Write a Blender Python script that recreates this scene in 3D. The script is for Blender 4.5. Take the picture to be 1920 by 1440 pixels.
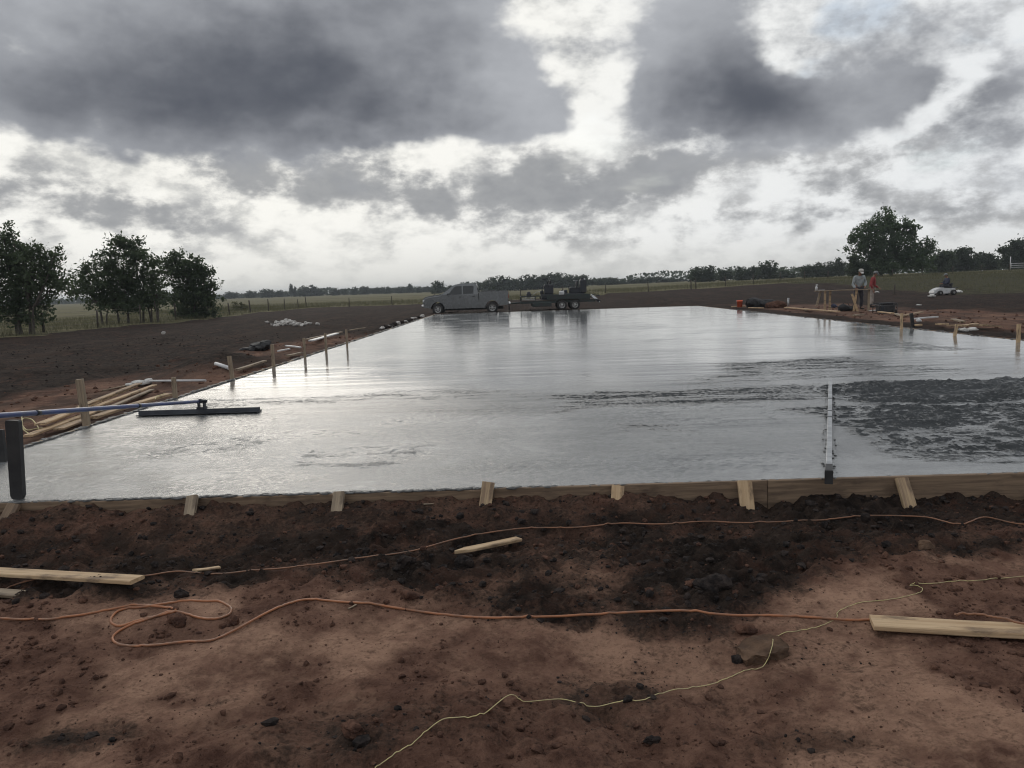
import bpy, bmesh, math, random
import numpy as np
from mathutils import Vector, Matrix

for _o in list(bpy.data.objects):
    bpy.data.objects.remove(_o)
scene = bpy.context.scene
COL = scene.collection
R = math.radians
rng = random.Random(7)
nrng = np.random.default_rng(11)

# ------------------------------------------------------------------ camera
CAM = np.array([0.0, 0.0, 1.65])
F, PSI, TH, RO = 1493.3, R(-0.80), R(6.93), R(1.9)
_f = np.array([math.sin(PSI)*math.cos(TH), math.cos(PSI)*math.cos(TH), -math.sin(TH)])
_r0 = np.array([math.cos(PSI), -math.sin(PSI), 0.0])
_u0 = np.cross(_r0, _f)
_r = math.cos(RO)*_r0 - math.sin(RO)*_u0
_u = math.sin(RO)*_r0 + math.cos(RO)*_u0
cd = bpy.data.cameras.new('camera')
cd.sensor_width = 36.0
cd.lens = 28.0
cd.clip_start = 0.05
cd.clip_end = 6000
cam = bpy.data.objects.new('camera', cd)
COL.objects.link(cam)
cam.matrix_world = Matrix(((_r[0], _u[0], -_f[0], CAM[0]), (_r[1], _u[1], -_f[1], CAM[1]),
                           (_r[2], _u[2], -_f[2], CAM[2]), (0, 0, 0, 1)))
scene.camera = cam

SUN_AZ, SUN_EL = R(-19), R(20)
SLAB_Z = 0.20


class S:
    """small wrapper so that shader maths reads as maths"""
    nt = None

    def __init__(self, sock): self.s = sock

    @staticmethod
    def op(o, *a, clamp=False):
        n = S.nt.nodes.new('ShaderNodeMath'); n.operation = o; n.use_clamp = clamp
        for i, v in enumerate(a):
            if isinstance(v, S): S.nt.links.new(v.s, n.inputs[i])
            else: n.inputs[i].default_value = v
        return S(n.outputs[0])

    def __add__(a, b): return S.op('ADD', a, b)
    __radd__ = __add__
    def __sub__(a, b): return S.op('SUBTRACT', a, b)
    def __rsub__(a, b): return S.op('SUBTRACT', b, a)
    def __mul__(a, b): return S.op('MULTIPLY', a, b)
    __rmul__ = __mul__
    def __truediv__(a, b): return S.op('DIVIDE', a, b)
    def __pow__(a, b): return S.op('POWER', a, b)


def smooth(x, lo, hi):
    n = S.nt.nodes.new('ShaderNodeMapRange'); n.interpolation_type = 'SMOOTHSTEP'
    S.nt.links.new(x.s, n.inputs[0])
    n.inputs[1].default_value = lo; n.inputs[2].default_value = hi
    n.inputs[3].default_value = 0; n.inputs[4].default_value = 1
    return S(n.outputs[0])


def mixc(f, a, b, blend='MIX'):
    n = S.nt.nodes.new('ShaderNodeMix'); n.data_type = 'RGBA'; n.blend_type = blend
    for i, v in ((0, f), (6, a), (7, b)):
        if isinstance(v, S): S.nt.links.new(v.s, n.inputs[i])
        elif i: n.inputs[i].default_value = tuple(v) + (1,)
        else: n.inputs[i].default_value = v
    return S(n.outputs[2])


def noise(vec, scale, detail=4, rough=0.5, dist=0.0, lac=2.0, dims='3D'):
    n = S.nt.nodes.new('ShaderNodeTexNoise'); n.noise_dimensions = dims
    n.inputs['Scale'].default_value = scale; n.inputs['Detail'].default_value = detail
    n.inputs['Roughness'].default_value = rough; n.inputs['Distortion'].default_value = dist
    n.inputs['Lacunarity'].default_value = lac
    if vec is not None: S.nt.links.new(vec.s, n.inputs['Vector'])
    return S(n.outputs['Fac'])


def comb(x, y, z):
    n = S.nt.nodes.new('ShaderNodeCombineXYZ')
    for i, v in enumerate((x, y, z)):
        if isinstance(v, S): S.nt.links.new(v.s, n.inputs[i])
        else: n.inputs[i].default_value = v
    return S(n.outputs[0])


def vscale(vec, s, off=(0, 0, 0)):
    n = S.nt.nodes.new('ShaderNodeMapping')
    S.nt.links.new(vec.s, n.inputs[0]); n.inputs['Scale'].default_value = s; n.inputs['Location'].default_value = off
    return S(n.outputs[0])


# ------------------------------------------------------------------ sky
def px_azel(px, py):
    d = (px-960)*_r + (720-py)*_u + F*_f
    d = d/np.linalg.norm(d)
    return math.atan2(d[0], d[1]), math.asin(d[2])


world = bpy.data.worlds.new('World')
scene.world = world
world.use_nodes = True
nt = world.node_tree
nt.nodes.clear()
S.nt = nt
tc = nt.nodes.new('ShaderNodeTexCoord')
dirv = S(tc.outputs['Generated'])
sp_ = nt.nodes.new('ShaderNodeSeparateXYZ')
nt.links.new(dirv.s, sp_.inputs[0])
dx, dy, dz = (S(o) for o in sp_.outputs)
dzc = S.op('MAXIMUM', dz, 0.0)
az = S.op('ARCTAN2', dx, dy)
el = S.op('ARCSINE', dz)
# a flat cloud deck seen in perspective, softened towards the horizon
inv = dzc + 0.30
pl = comb(dx/inv, dy/inv, 0.37)
pl3 = comb(dx*3.0, dy*3.0, dz*4.2)
wa = noise(pl3, 1.9, 4, 0.58) - 0.5
wb = noise(vscale(pl3, (1, 1, 1), (7.3, 2.2, 5.1)), 1.9, 4, 0.58) - 0.5
azw = az + wa*0.22
elw = el + wb*0.13

# big shapes: centre and half-size in the photograph, turned into compass bearing and elevation
COVER = [  # cx, cy, rx, ry, tilt(deg), amount
    (230, 95, 420, 150, 0, 1.0), (600, 120, 330, 150, 4, 0.95), (810, 205, 160, 66, -8, 0.62), (640, -60, 360, 110, 0, 0.9), (30, 190, 200, 60, 0, 0.35),
    (1350, 110, 190, 150, 0, 1.0), (1470, 215, 150, 70, -8, 0.75), (1240, 10, 110, 80, 0, 0.36), (1200, 130, 60, 60, 0, .3),
    (1690, 80, 100, 90, 0, 0.58), (1850, 205, 130, 60, 0, 0.68), (1900, 90, 90, 70, 0, 0.34), (1640, 190, 50, 40, 0, .3), (1720, 270, 60, 30, 0, .4),
    (1000, 190, 70, 50, 0, 0.36), (960, 130, 50, 60, 0, 0.35), (955, 345, 105, 46, 0, 0.78), (1170, 352, 115, 34, 6, 0.68), (1240, 310, 55, 36, 0, 0.5),
    (600, 345, 85, 38, -20, 0.62), (500, 300, 90, 40, 0, 0.5), (730, 340, 90, 30, -28, 0.66), (835, 402, 60, 20, -25, 0.5),
    (110, 365, 150, 34, -4, 0.52), (230, 405, 120, 28, 0, 0.42), (1500, 408, 130, 20, 0, 0.52), (1400, 320, 80, 24, -15, 0.44), (1590, 340, 110, 28, -12, 0.42),
    (1840, 385, 130, 28, 0, 0.42), (1150, 440, 150, 18, 0, 0.34), (420, 415, 70, 28, 0, .36), (980, 410, 70, 20, 0, .4),
    (1005, 40, 70, 40, 0, -0.45), (990, 125, 70, 46, 0, .42), (1040, 200, 60, 30, 0, .3), (1090, 165, 34, 60, -20, -0.25), (1010, 250, 80, 40, 0, .3), (1510, 55, 60, 46, 0, -0.85), (1790, 150, 40, 66, 0, -0.75), (960, 10, 50, 50, 0, -.3),
    (700, 285, 190, 22, 0, -0.35), (150, 290, 210, 34, 0, -0.45), (380, 330, 120, 40, 0, -.2), (372, 34, 22, 22, -30, -0.7), (1270, 270, 110, 18, 0, -0.2),
]
SHADE = [
    (420, 195, 330, 70, 2, 0.50), (740, 215, 160, 55, -8, 0.55), (250, 100, 260, 90, 0, 0.50), (560, 100, 190, 110, 0, 0.50), (640, 10, 240, 80, 0, .30), (40, 150, 140, 70, 0, .3), (820, 90, 70, 90, 0, .3),
    (1350, 80, 150, 110, 0, 0.55), (1450, 215, 140, 55, -6, 0.65), (1330, 170, 120, 70, 0, 0.40), (1850, 210, 120, 50, 0, 0.55), (1690, 80, 90, 70, 0, 0.35),
    (955, 350, 80, 26, 0, 0.32), (1170, 360, 90, 18, 0, 0.32), (740, 350, 70, 20, -28, 0.25), (600, 350, 60, 22, 0, 0.2), (1500, 410, 90, 12, 0, .15), (100, 370, 120, 22, 0, .12),
]


def field(lst, sharp):
    tot = None
    for (cx, cy, rx, ry, tilt, amt) in lst:
        a0, e0 = px_azel(cx, cy)
        ra, rb = rx/F, ry/F
        c, s_ = math.cos(R(tilt)), math.sin(R(tilt))
        da, de = azw - a0, elw - e0
        if tilt:
            u = (da*c + de*s_)*(1/ra); v = (de*c - da*s_)*(1/rb)
        else:
            u = da*(1/ra); v = de*(1/rb)
        q = u*u + v*v
        if sharp and amt > 0: q = q*q*0.6 + q*0.4
        g = S.op('POWER', 2.0, q*(-1.0))*amt
        tot = g if tot is None else tot + g
    return tot


small = [c for c in COVER if c[1] > 260 and c[5] > 0]
COVER = [c for c in COVER if c not in small]
cover = S.op('MINIMUM', field(COVER, True), 1.1)
smalls = field(small, False)
shade = field(SHADE, False)
# elsewhere in the sky the same kind of cloud goes on, from noise alone
front = smooth(S.op('ABSOLUTE', az), 0.62, 0.95)
high = smooth(el, 0.34, 0.60)
outside = S.op('MAXIMUM', front, high)
wild_n = noise(pl, 1.1, 4, 0.55)
cover = cover + smooth(wild_n, 0.44, 0.62)*outside*0.95
shade = shade + smooth(wild_n, 0.50, 0.74)*outside*0.8
fine = noise(pl, 4.0, 4, 0.55)
puff = noise(pl3, 3.6, 5.5, 0.58)
puff2 = noise(vscale(pl3, (1, 1, 1.3), (3.1, 8.2, 1.7)), 5.6, 5, 0.60)
lump = noise(vscale(pl3, (1, 1, 1.2), (1.3, 4.4, 9.7)), 2.4, 3, 0.5)
dens = cover + (puff - 0.5)*1.15 + (puff2 - 0.5)*0.80 + (lump - 0.5)*0.5 - 0.08
# thin bright deck behind
sunv = (math.sin(SUN_AZ)*math.cos(SUN_EL), math.cos(SUN_AZ)*math.cos(SUN_EL), math.sin(SUN_EL))
dot = S.op('MAXIMUM', dx*sunv[0] + dy*sunv[1] + dz*sunv[2], 0.0)
glow = S.op('MULTIPLY', dot**5.0, 1.0, clamp=True)
thin = smooth((puff - 0.5)*0.45 + (puff2 - 0.5)*1.0 + (fine - 0.5)*0.4, -0.10, 0.26)
deck_cool = mixc(thin, (0.80, 0.825, 0.85), (0.45, 0.47, 0.505))
deck_warm = mixc(thin, (1.02, 1.0, 0.93), (0.60, 0.60, 0.57))
deck = mixc(glow, deck_cool, deck_warm)
# dark cumulus over it: rim bright where it is thin, grey to slate where it is thick
cov = smooth(dens, 0.12, 0.76)
dk = smooth(shade + (lump - 0.5)*1.0 + (puff - 0.5)*0.6 + (puff2 - 0.5)*0.45, -0.20, 1.45)
body = mixc(dk, (0.46, 0.475, 0.505), (0.098, 0.107, 0.130))
low = smooth(el, 0.01, 0.05)
dens2 = smalls*0.85 + 0.17 + (puff2 - 0.5)*2.0 + (puff - 0.5)*0.5
cov2 = smooth(dens2, 0.26, 0.78)*low
body2 = mixc(smooth(smalls + (puff2 - 0.5)*0.8 + (lump - 0.5)*0.5, -0.05, 0.75), (0.58, 0.58, 0.575), (0.265, 0.275, 0.295))
deck = mixc(cov2*0.84, deck, body2)
cl = mixc(cov, deck, body)
# milky band above the horizon
hz = 1.0 - smooth(el, -0.01, 0.072)
cl = mixc(hz*0.78, cl, (0.70, 0.695, 0.655))
sky = nt.nodes.new('ShaderNodeTexSky')
sky.sky_type = 'NISHITA'
sky.sun_disc = False
sky.sun_elevation = SUN_EL
sky.sun_rotation = SUN_AZ
bg_sky = nt.nodes.new('ShaderNodeBackground'); bg_sky.inputs[1].default_value = 0.12
nt.links.new(sky.outputs[0], bg_sky.inputs[0])
bg_cl = nt.nodes.new('ShaderNodeBackground'); bg_cl.inputs[1].default_value = 1.0
nt.links.new(cl.s, bg_cl.inputs[0])
# a few rents in the cloud where blue shows
gap = smooth(noise(pl, 2.3, 4, 0.55), 0.56, 0.68)*(1.0 - cov)*smooth(az, -0.05, 0.25)*smooth(el, 0.05, 0.2)*0.55
ms = nt.nodes.new('ShaderNodeMixShader')
nt.links.new((1.0 - gap).s, ms.inputs[0])
nt.links.new(bg_sky.outputs[0], ms.inputs[1]); nt.links.new(bg_cl.outputs[0], ms.inputs[2])
wo = nt.nodes.new('ShaderNodeOutputWorld')
nt.links.new(ms.outputs[0], wo.inputs[0])
world.cycles.sampling_method = 'MANUAL'
world.cycles.sample_map_resolution = 1024

# ------------------------------------------------------------------ sun behind the cloud
sd = bpy.data.lights.new('sun', 'SUN')
sd.energy = 0.5
sd.angle = R(28)
sd.color = (1.0, 0.93, 0.82)
sun = bpy.data.objects.new('sun', sd)
COL.objects.link(sun)
sun.rotation_euler = Vector(sunv).to_track_quat('Z', 'Y').to_euler()

cy = scene.cycles
cy.filter_width = 1.1
cy.max_bounces = 5; cy.diffuse_bounces = 2; cy.glossy_bounces = 3; cy.transmission_bounces = 3; cy.transparent_max_bounces = 4; cy.volume_bounces = 0
vs = scene.view_settings
vs.view_transform = 'Standard'; vs.look = 'None'; vs.gamma = 1.0; vs.exposure = 0.0
vs.use_curve_mapping = False

# ------------------------------------------------------------------ numpy noise
def _hash(ix, iy, seed):
    h = (ix.astype(np.int64)*374761393 + iy.astype(np.int64)*668265263 + seed*1442695041) & 0xFFFFFFFF
    h = ((h ^ (h >> 13))*1274126177) & 0xFFFFFFFF
    h = h ^ (h >> 16)
    return (h & 0xFFFF)/65535.0


def vnoise(x, y, seed=0):
    ix = np.floor(x); iy = np.floor(y)
    fx = x-ix; fy = y-iy
    fx = fx*fx*fx*(fx*(fx*6-15)+10); fy = fy*fy*fy*(fy*(fy*6-15)+10)
    a = _hash(ix, iy, seed); b = _hash(ix+1, iy, seed); c = _hash(ix, iy+1, seed); d = _hash(ix+1, iy+1, seed)
    return (a*(1-fx)+b*fx)*(1-fy) + (c*(1-fx)+d*fx)*fy - 0.5


def fbm(x, y, octv=4, gain=0.5, seed=0):
    t = 0; amp = 1.0
    for o in range(octv):
        t = t + amp*vnoise(x, y, seed+o*17)
        x, y = (x*0.8-y*0.6)*2.03+3.1, (x*0.6+y*0.8)*2.03+1.7
        amp *= gain
    return t


def ss(x, a, b):
    t = np.clip((x-a)/(b-a), 0, 1)
    return t*t*(3-2*t)


def blob(x, y, cx, cy, rx, ry):
    return np.exp(-(((x-cx)/rx)**2 + ((y-cy)/ry)**2))


# ------------------------------------------------------------------ picking places on planes and on the ground
def ray(px, py):
    d = (px-960)*_r + (720-py)*_u + F*_f
    return d/np.linalg.norm(d)


def sp(px, py, z=SLAB_Z):
    d = ray(px, py)
    t = (z-CAM[2])/d[2]
    return CAM + d*t


def depth_at(px, py, depth):
    d = ray(px, py)
    return CAM + d*(depth/d[1])


# slab outline
SX0 = sp(650, 643)[0]
SX1 = sp(1690, 614)[0]
SY0 = float(np.mean([sp(0, 943)[1], sp(1000, 913)[1], sp(1900, 886)[1]]))
SY1 = float(np.mean([sp(802, 590)[1], sp(1288, 573.5)[1]]))


def zones(x, y):
    """dark turned clay, pasture grass, smooth trodden soil, weedy verge, each 0..1"""
    n = fbm(x*0.9, y*0.9, 4, 0.55, 5)
    n2 = fbm(x*0.16, y*0.16, 3, 0.5, 9)
    nf = fbm(x*3.0, y*3.0, 3, 0.6, 31)
    near = y < SY0
    # the windrow of dark clods in front of the form
    yy = y + 0.35*n - 0.05*x
    hi = 5.35 - 0.85*ss(x, 0.6, 3.0)
    lo = 4.15 - 0.40*ss(x, -1.0, 0.1) + 0.45*ss(x, 0.9, 2.2)
    d1 = ss(yy, lo-0.12, lo+0.22)*(1-ss(yy, hi-0.2, hi+0.25))
    d1 = d1*(0.78+0.5*nf)
    d2 = blob(x, y, -0.55, 2.65, 0.35, 0.3)*0.45 + blob(x, y, -1.75, 2.85, 0.34, 0.13)*0.6 + blob(x, y, 0.2, 3.05, 0.5, 0.25)*0.4 + blob(x, y, 1.0, 2.75, 0.3, 0.12)*0.4
    d2 = d2*(1+2.0*n)
    d3 = 0.60*ss(yy, 4.2, 4.9) + 0.30*ss(x, 0.6, 1.6)*ss(yy, 3.75, 4.3)
    d3 = np.maximum(d3, 0.42*blob(x, y, -0.3, 2.75, 1.0, 0.55))
    front = np.clip(np.maximum(np.maximum(d1, d2), d3 + 0.45*n), 0, 1)
    # round the slab: a red strip, then dark ground
    xl = SX0 - x; xr = x - SX1
    dl = np.maximum(ss(xl + 1.6*n2 + 0.6*n, 2.6, 4.4), ss(y + 3*n2, 25, 32))
    dl = np.maximum(dl, blob(x, y, SX0-1.6, 17.5, 1.6, 2.2))
    dr = np.maximum(1-ss(xr + 0.5*n, 1.0, 1.9), ss(xr + 2.0*n2 + 0.035*(y-20), 8.0, 10.5))
    dr = np.maximum(dr, ss(y + 4*n2, 45, 52))
    far = np.where(x < (SX0+SX1)/2, dl, dr)
    w = ss(y, SY0-0.2, SY0+0.6)
    dark = np.clip(front*(1-w) + far*w, 0, 1)
    # pasture beyond the fences
    g = np.maximum(ss(-x + 2.5*n2 + 1.2*n, 23.5, 24.8 + 0*x)*ss(y, 8, 20), ss(y + 3.0*n2 + 1.5*n - 0.30*np.clip(x-12, 0, 60), 92.0, 94.0))
    g = np.maximum(g, ss(y, 300, 320))
    g = np.where(np.abs(x) > 120, 1.0, g)
    weed = ss(x + 6*n2 + 2*n, 29, 36)*ss(y + 5*n2, 50, 62)*(1-g)
    mess = blob(x, y, -0.2, 2.7, 1.1, 0.55) + 0.6*blob(x, y, 1.0, 3.3, 1.0, 0.3)
    sm = ss(n + 0.35*nf - 0.55*mess + 0.12, -0.15, 0.2)*(1-dark)
    sm = sm*(1 - 0.72*ss(y, SY0-0.2, SY0+1.0))
    return dark, g, sm, weed


def H(x, y, fine=True):
    x = np.asarray(x, float); y = np.asarray(y, float)
    dark, g, sm, weed = zones(x, y)
    z = 1.2*ss(x, -12, 42)*ss(y, 42, 108)
    z = z + 0.6*ss(x, 30, 110)*ss(y, 50, 140)
    d = np.maximum.reduce([SX0-x, x-SX1, SY0-y, y-SY1])          # distance outside the slab
    z = z + 0.10*fbm(x*0.35, y*0.35, 3, 0.5, 2)*ss(d, 0.2, 2.5)*(1-ss(y, 60, 90)*0.6)
    # banked soil along the forms
    z = z + 0.17*(1-ss(x-SX1, 0.2, 7.0))*(x > SX1-0.5)*ss(y, SY0-1, SY0+1)
    z = z + (0.10*(1-ss(SX0-x, 0.1, 3.0)))*(x < SX0+0.5)*ss(y, SY0-1, SY0+1)
    z = z + 0.34*blob(x, y, SX0-1.5, 17.0, 0.9, 1.9) + 0.16*blob(x, y, SX0-1.0, 24.0, 0.8, 2.5)
    # front: soil pushed up against the boards, a low windrow, ruts
    fr = 1-ss(y, SY0-0.02, SY0+0.3)
    z = z + fr*((0.100 + 0.050*(1-ss(x, -0.8, 0.5)))*ss(y, 4.9, SY0)*(1-0.45*ss(x, 0.9, 2.2)) + 0.058*fbm(x*1.7, y*1.2, 3, 0.5, 71)*ss(y, 4.8, SY0))
    z = z + fr*(0.075*np.exp(-((y-4.35-0.1*x)/0.5)**2) + 0.085*blob(x, y, -0.45, 2.75, 0.5, 0.35) + 0.05*blob(x, y, -1.1, 2.55, .35, .2))
    rut = np.sin((x*0.86+y*0.5)*17.0 + 2.5*fbm(x*1.3, y*1.3, 2, 0.5, 88))
    z = z + fr*0.017*rut*blob(x, y, 0.55, 2.75, 0.6, 0.5) + fr*0.07*fbm(x*2.6, y*2.6, 3, 0.55, 91)*np.clip(0.35+blob(x, y, -0.2, 2.8, 1.2, 0.7), 0, 1)
    z = z + 0.05*np.clip(g, 0, 1)
    inside = ss(-d, 0.05, 0.3)
    z = z*(1-inside) - 0.06*inside
    if fine:
        nb = np.abs(fbm(x*5.0, y*5.0, 4, 0.55, 40))
        nl = fbm(x*11, y*11, 4, 0.6, 53)
        amp = (0.45 + 1.0*dark)*(1-0.66*sm)*(1-ss(y, 12, 30)*0.3)
        z = z + amp*(0.075*nb + 0.036*nl - 0.016) * (1-inside)
        z = z + (1-g)*(0.09*fbm(x*1.1, y*1.5, 4, 0.55, 77) + 0.10*np.abs(fbm(x*0.45, y*0.30, 3, 0.5, 78)))*ss(d, 0.1, 1.0)*ss(y, 6, 12)*(1-0.6*ss(y, 44, 60))
    return z


def gp(px, py):
    d = ray(px, py)
    t = np.geomspace(1.5, 400, 1600)
    P = CAM[None] + d[None]*t[:, None]
    below = P[:, 2] - H(P[:, 0], P[:, 1])
    i = int(np.argmax(below < 0)) if np.any(below < 0) else len(t)-1
    if i == 0: i = 1
    f = below[i-1]/(below[i-1]-below[i]+1e-9)
    p = P[i-1]*(1-f) + P[i]*f
    return p


def hz1(x, y): return float(H(np.array([x]), np.array([y]))[0])


# ------------------------------------------------------------------ materials
MATS = {}


def new_mat(name):
    m = bpy.data.materials.new(name); m.use_nodes = True
    S.nt = m.node_tree
    b = m.node_tree.nodes['Principled BSDF']
    MATS[name] = m
    return m, b


def coord(kind='Object'):
    return S(S.nt.nodes.new('ShaderNodeTexCoord').outputs[kind])


def world_pos():
    return S(S.nt.nodes.new('ShaderNodeNewGeometry').outputs['Position'])


def attr(name):
    n = S.nt.nodes.new('ShaderNodeAttribute'); n.attribute_name = name
    return S(n.outputs['Fac'])


def setin(b, k, v):
    if isinstance(v, S): S.nt.links.new(v.s, b.inputs[k])
    elif isinstance(v, tuple): b.inputs[k].default_value = v + (1,)
    else: b.inputs[k].default_value = v


def bump(b, h, strength, dist):
    n = S.nt.nodes.new('ShaderNodeBump')
    n.inputs['Distance'].default_value = dist
    setin(n, 'Strength', strength)
    S.nt.links.new(h.s, n.inputs['Height'])
    S.nt.links.new(n.outputs[0], b.inputs['Normal'])


def simple(name, c1, c2, rough=0.6, scale=6.0, metal=0.0, bmp=0.0, bd=0.005, spec=0.5, stretch=(1, 1, 1), lo=0.35, hi=0.65, trans=None):
    m, b = new_mat(name)
    v = vscale(coord(), stretch)
    n = noise(v, scale, 5, 0.6)
    setin(b, 'Base Color', mixc(smooth(n, lo, hi), c1, c2))
    n2 = noise(v, scale*3.1, 3, 0.5)
    setin(b, 'Roughness', S.op('ADD', n2*0.2, rough-0.1, clamp=True))
    setin(b, 'Metallic', metal); setin(b, 'Specular IOR Level', spec)
    if bmp: bump(b, noise(v, scale*5, 4, 0.6), bmp, bd)
    return m


# soil
m, b = new_mat('soil')
P = world_pos()
a_d, a_g, a_s, a_w = attr('dark'), attr('grass'), attr('smooth'), attr('weed')
n1 = noise(P, 1.6, 6, 0.62)
n2 = noise(P, 9.0, 7, 0.65)
n3 = noise(P, 42.0, 5, 0.65)
n4 = noise(P, 4.2, 8, 0.68, 0.4)
trk0 = noise(vscale(P, (0.9, 0.30, 0.3)), 1.3, 6, 0.62, 0.5)
red = mixc(smooth(n4, 0.36, 0.64), (0.118, 0.062, 0.045), (0.245, 0.138, 0.098))
red = mixc(smooth(trk0, 0.36, 0.60)*0.85*smooth(attr('far'), 0.2, 0.8), red, (0.072, 0.050, 0.041))
red = mixc(a_s*smooth(n1*0.6+n2*0.4, 0.40, 0.58), red, (0.465, 0.286, 0.198))
n5 = noise(P, 95.0, 3, 0.7)
red = mixc(smooth(n5*0.6+n3*0.4, 0.54, 0.64)*0.35, red, (0.075, 0.040, 0.031))
red = mixc(smooth(n3*0.45+n2*0.55, 0.48, 0.66)*0.6, red, (0.066, 0.034, 0.026))
clay = mixc(smooth(n2, 0.38, 0.64), (0.017, 0.0135, 0.012), (0.050, 0.036, 0.029))
clay = mixc(smooth(n4*0.5+n1*0.5, 0.50, 0.62)*0.6, clay, (0.090, 0.047, 0.034))
trk = noise(vscale(P, (0.55, 0.10, 0.3)), 1.3, 6, 0.62, 0.5)
clay = mixc(smooth(trk, 0.48, 0.64)*0.7, clay, (0.056, 0.039, 0.031))
dk = smooth(a_d + (n4-0.5)*1.1 + (n2-0.5)*0.8 + (n3-0.5)*0.6, 0.18, 0.82)
base = mixc(dk, red, clay)
gn = noise(vscale(P, (0.02, 0.10, 0.1)), 6.0, 6, 0.65)
past = mixc(smooth(gn, 0.38, 0.62), (0.105, 0.100, 0.055), (0.185, 0.165, 0.098))
weedc = mixc(smooth(n1, 0.4, 0.62), (0.045, 0.048, 0.025), (0.085, 0.078, 0.042))
base = mixc(smooth(a_w + (n1-0.5)*0.7, 0.35, 0.6)*0.8, base, weedc)
base = mixc(smooth(a_g + (n2-0.5)*0.3, 0.40, 0.6), base, past)
setin(b, 'Base Color', base)
setin(b, 'Roughness', 0.92); setin(b, 'Specular IOR Level', 0.06)
bump(b, n4*0.8 + n2*0.8 + n3*0.5 + n5*0.35, 1.0, 0.05)

# wet concrete
m, b = new_mat('wet_concrete')
P = world_pos()
a_r, a_p, a_b = attr('rough'), attr('ripple'), attr('band')
fl = noise(vscale(P, (0.10, 0.9, 1)), 1.0, 6, 0.6, 0.3)              # long streaks left by the screed
fl2 = noise(vscale(P, (0.30, 2.6, 1)), 2.2, 6, 0.62, 0.4)
pat = noise(P, 0.55, 6, 0.6, 0.4)
gr = noise(P, 26.0, 6, 0.7)
gr2 = noise(P, 75.0, 4, 0.7)
rag = noise(vscale(P, (1.0, 2.2, 1)), 3.2, 7, 0.68, 0.6)
patch = smooth(a_r*1.1 + (fl2-0.5)*0.9 + (rag-0.5)*1.5, 0.10, 0.95)
speck = noise(vscale(P, (1.0, 0.55, 1)), 21.0, 5, 0.72)
rr = smooth(speck + (patch-0.5)*0.36 + (gr2-0.5)*0.25, 0.42, 0.68)*smooth(patch, 0.05, 0.35)*smooth(a_r, 0.02, 0.2)
col = mixc(smooth(fl*0.5+pat*0.5, 0.38, 0.62), (0.125, 0.132, 0.136), (0.285, 0.290, 0.288))
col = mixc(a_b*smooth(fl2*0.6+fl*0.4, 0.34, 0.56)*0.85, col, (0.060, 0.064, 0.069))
col = mixc(rr, col, (0.058, 0.062, 0.065))
setin(b, 'Base Color', col)
ro = 0.055 + a_p*0.05 + smooth(fl2, 0.45, 0.72)*0.10 + smooth(pat, 0.48, 0.66)*0.07 + rr*0.16 + a_b*0.08
setin(b, 'Roughness', ro)
setin(b, 'IOR', 1.80)
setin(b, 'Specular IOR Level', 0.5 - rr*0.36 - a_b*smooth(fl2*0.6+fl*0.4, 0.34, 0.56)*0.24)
arc = noise(vscale(P, (0.8, 0.8, 1)), 0.5, 2, 0.4)
sw = noise(comb(arc*9.0 + fl2*0.6, pat*1.5, 0.0), 2.2, 4, 0.6)
col = mixc(smooth(sw, 0.46, 0.60)*0.45, col, (0.10, 0.105, 0.11))
setin(b, 'Base Color', col)
hgt = sw*0.10 + fl2*0.15 + gr*(a_p*0.24 + rr*0.9) + gr2*(a_p*0.42 + rr*0.6) + noise(vscale(P, (1.2, 6.0, 1)), 2.4, 4, 0.6)*0.07
bump(b, hgt, 0.55, 0.030)

simple('cement_smear', (0.075, 0.075, 0.073), (0.15, 0.15, 0.147), 0.45, 14, bmp=0.5, bd=0.01)
# timber, grain along local x
for nm, c1, c2, k in (('pine', (0.56, 0.41, 0.255), (0.42, 0.285, 0.165), 1), ('grey_pine', (0.34, 0.27, 0.19), (0.22, 0.17, 0.12), 1),
                      ('form_timber', (0.270, 0.190, 0.125), (0.150, 0.104, 0.072), 1), ('stained_pine', (0.48, 0.35, 0.21), (0.22, 0.15, 0.10), 1)):
    m, b = new_mat(nm)
    v = coord()
    gr_ = noise(vscale(v, (1.2, 26, 26)), 2.0, 6, 0.6, 0.6)
    st = noise(vscale(v, (1.5, 5, 5)), 2.2, 5, 0.65)
    c = mixc(smooth(gr_, 0.32, 0.68), c1, c2)
    c = mixc(smooth(st, 0.50, 0.68)*0.7, c, (0.075, 0.052, 0.040))
    setin(b, 'Base Color', c); setin(b, 'Roughness', 0.75); setin(b, 'Specular IOR Level', 0.3)
    bump(b, gr_, 0.35, 0.003)
simple('orange_rubber', (0.36, 0.140, 0.060), (0.22, 0.105, 0.058), 0.5, 9, lo=0.42)
simple('dull_orange_rubber', (0.27, 0.125, 0.066), (0.16, 0.090, 0.058), 0.6, 9, lo=0.42)
simple('yellow_twine', (0.62, 0.54, 0.25), (0.45, 0.39, 0.22), 0.7, 20)
simple('blue_enamel', (0.035, 0.065, 0.21), (0.060, 0.075, 0.15), 0.38, 5, bmp=0.1)
simple('dark_metal', (0.060, 0.066, 0.075), (0.035, 0.036, 0.04), 0.42, 8, metal=0.6)
simple('dull_magnesium', (0.050, 0.056, 0.066), (0.032, 0.035, 0.042), 0.45, 7, metal=0.5, bmp=0.2)
simple('bright_metal', (0.46, 0.47, 0.48), (0.30, 0.31, 0.32), 0.4, 9, metal=0.7)
simple('black_plastic', (0.014, 0.014, 0.016), (0.03, 0.029, 0.029), 0.55, 6)
simple('black_sheet', (0.008, 0.008, 0.009), (0.018, 0.017, 0.018), 0.65, 5, bmp=0.4, bd=0.03)
simple('white_plastic', (0.58, 0.58, 0.58), (0.42, 0.41, 0.40), 0.45, 5, lo=0.45, hi=0.8)
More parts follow.
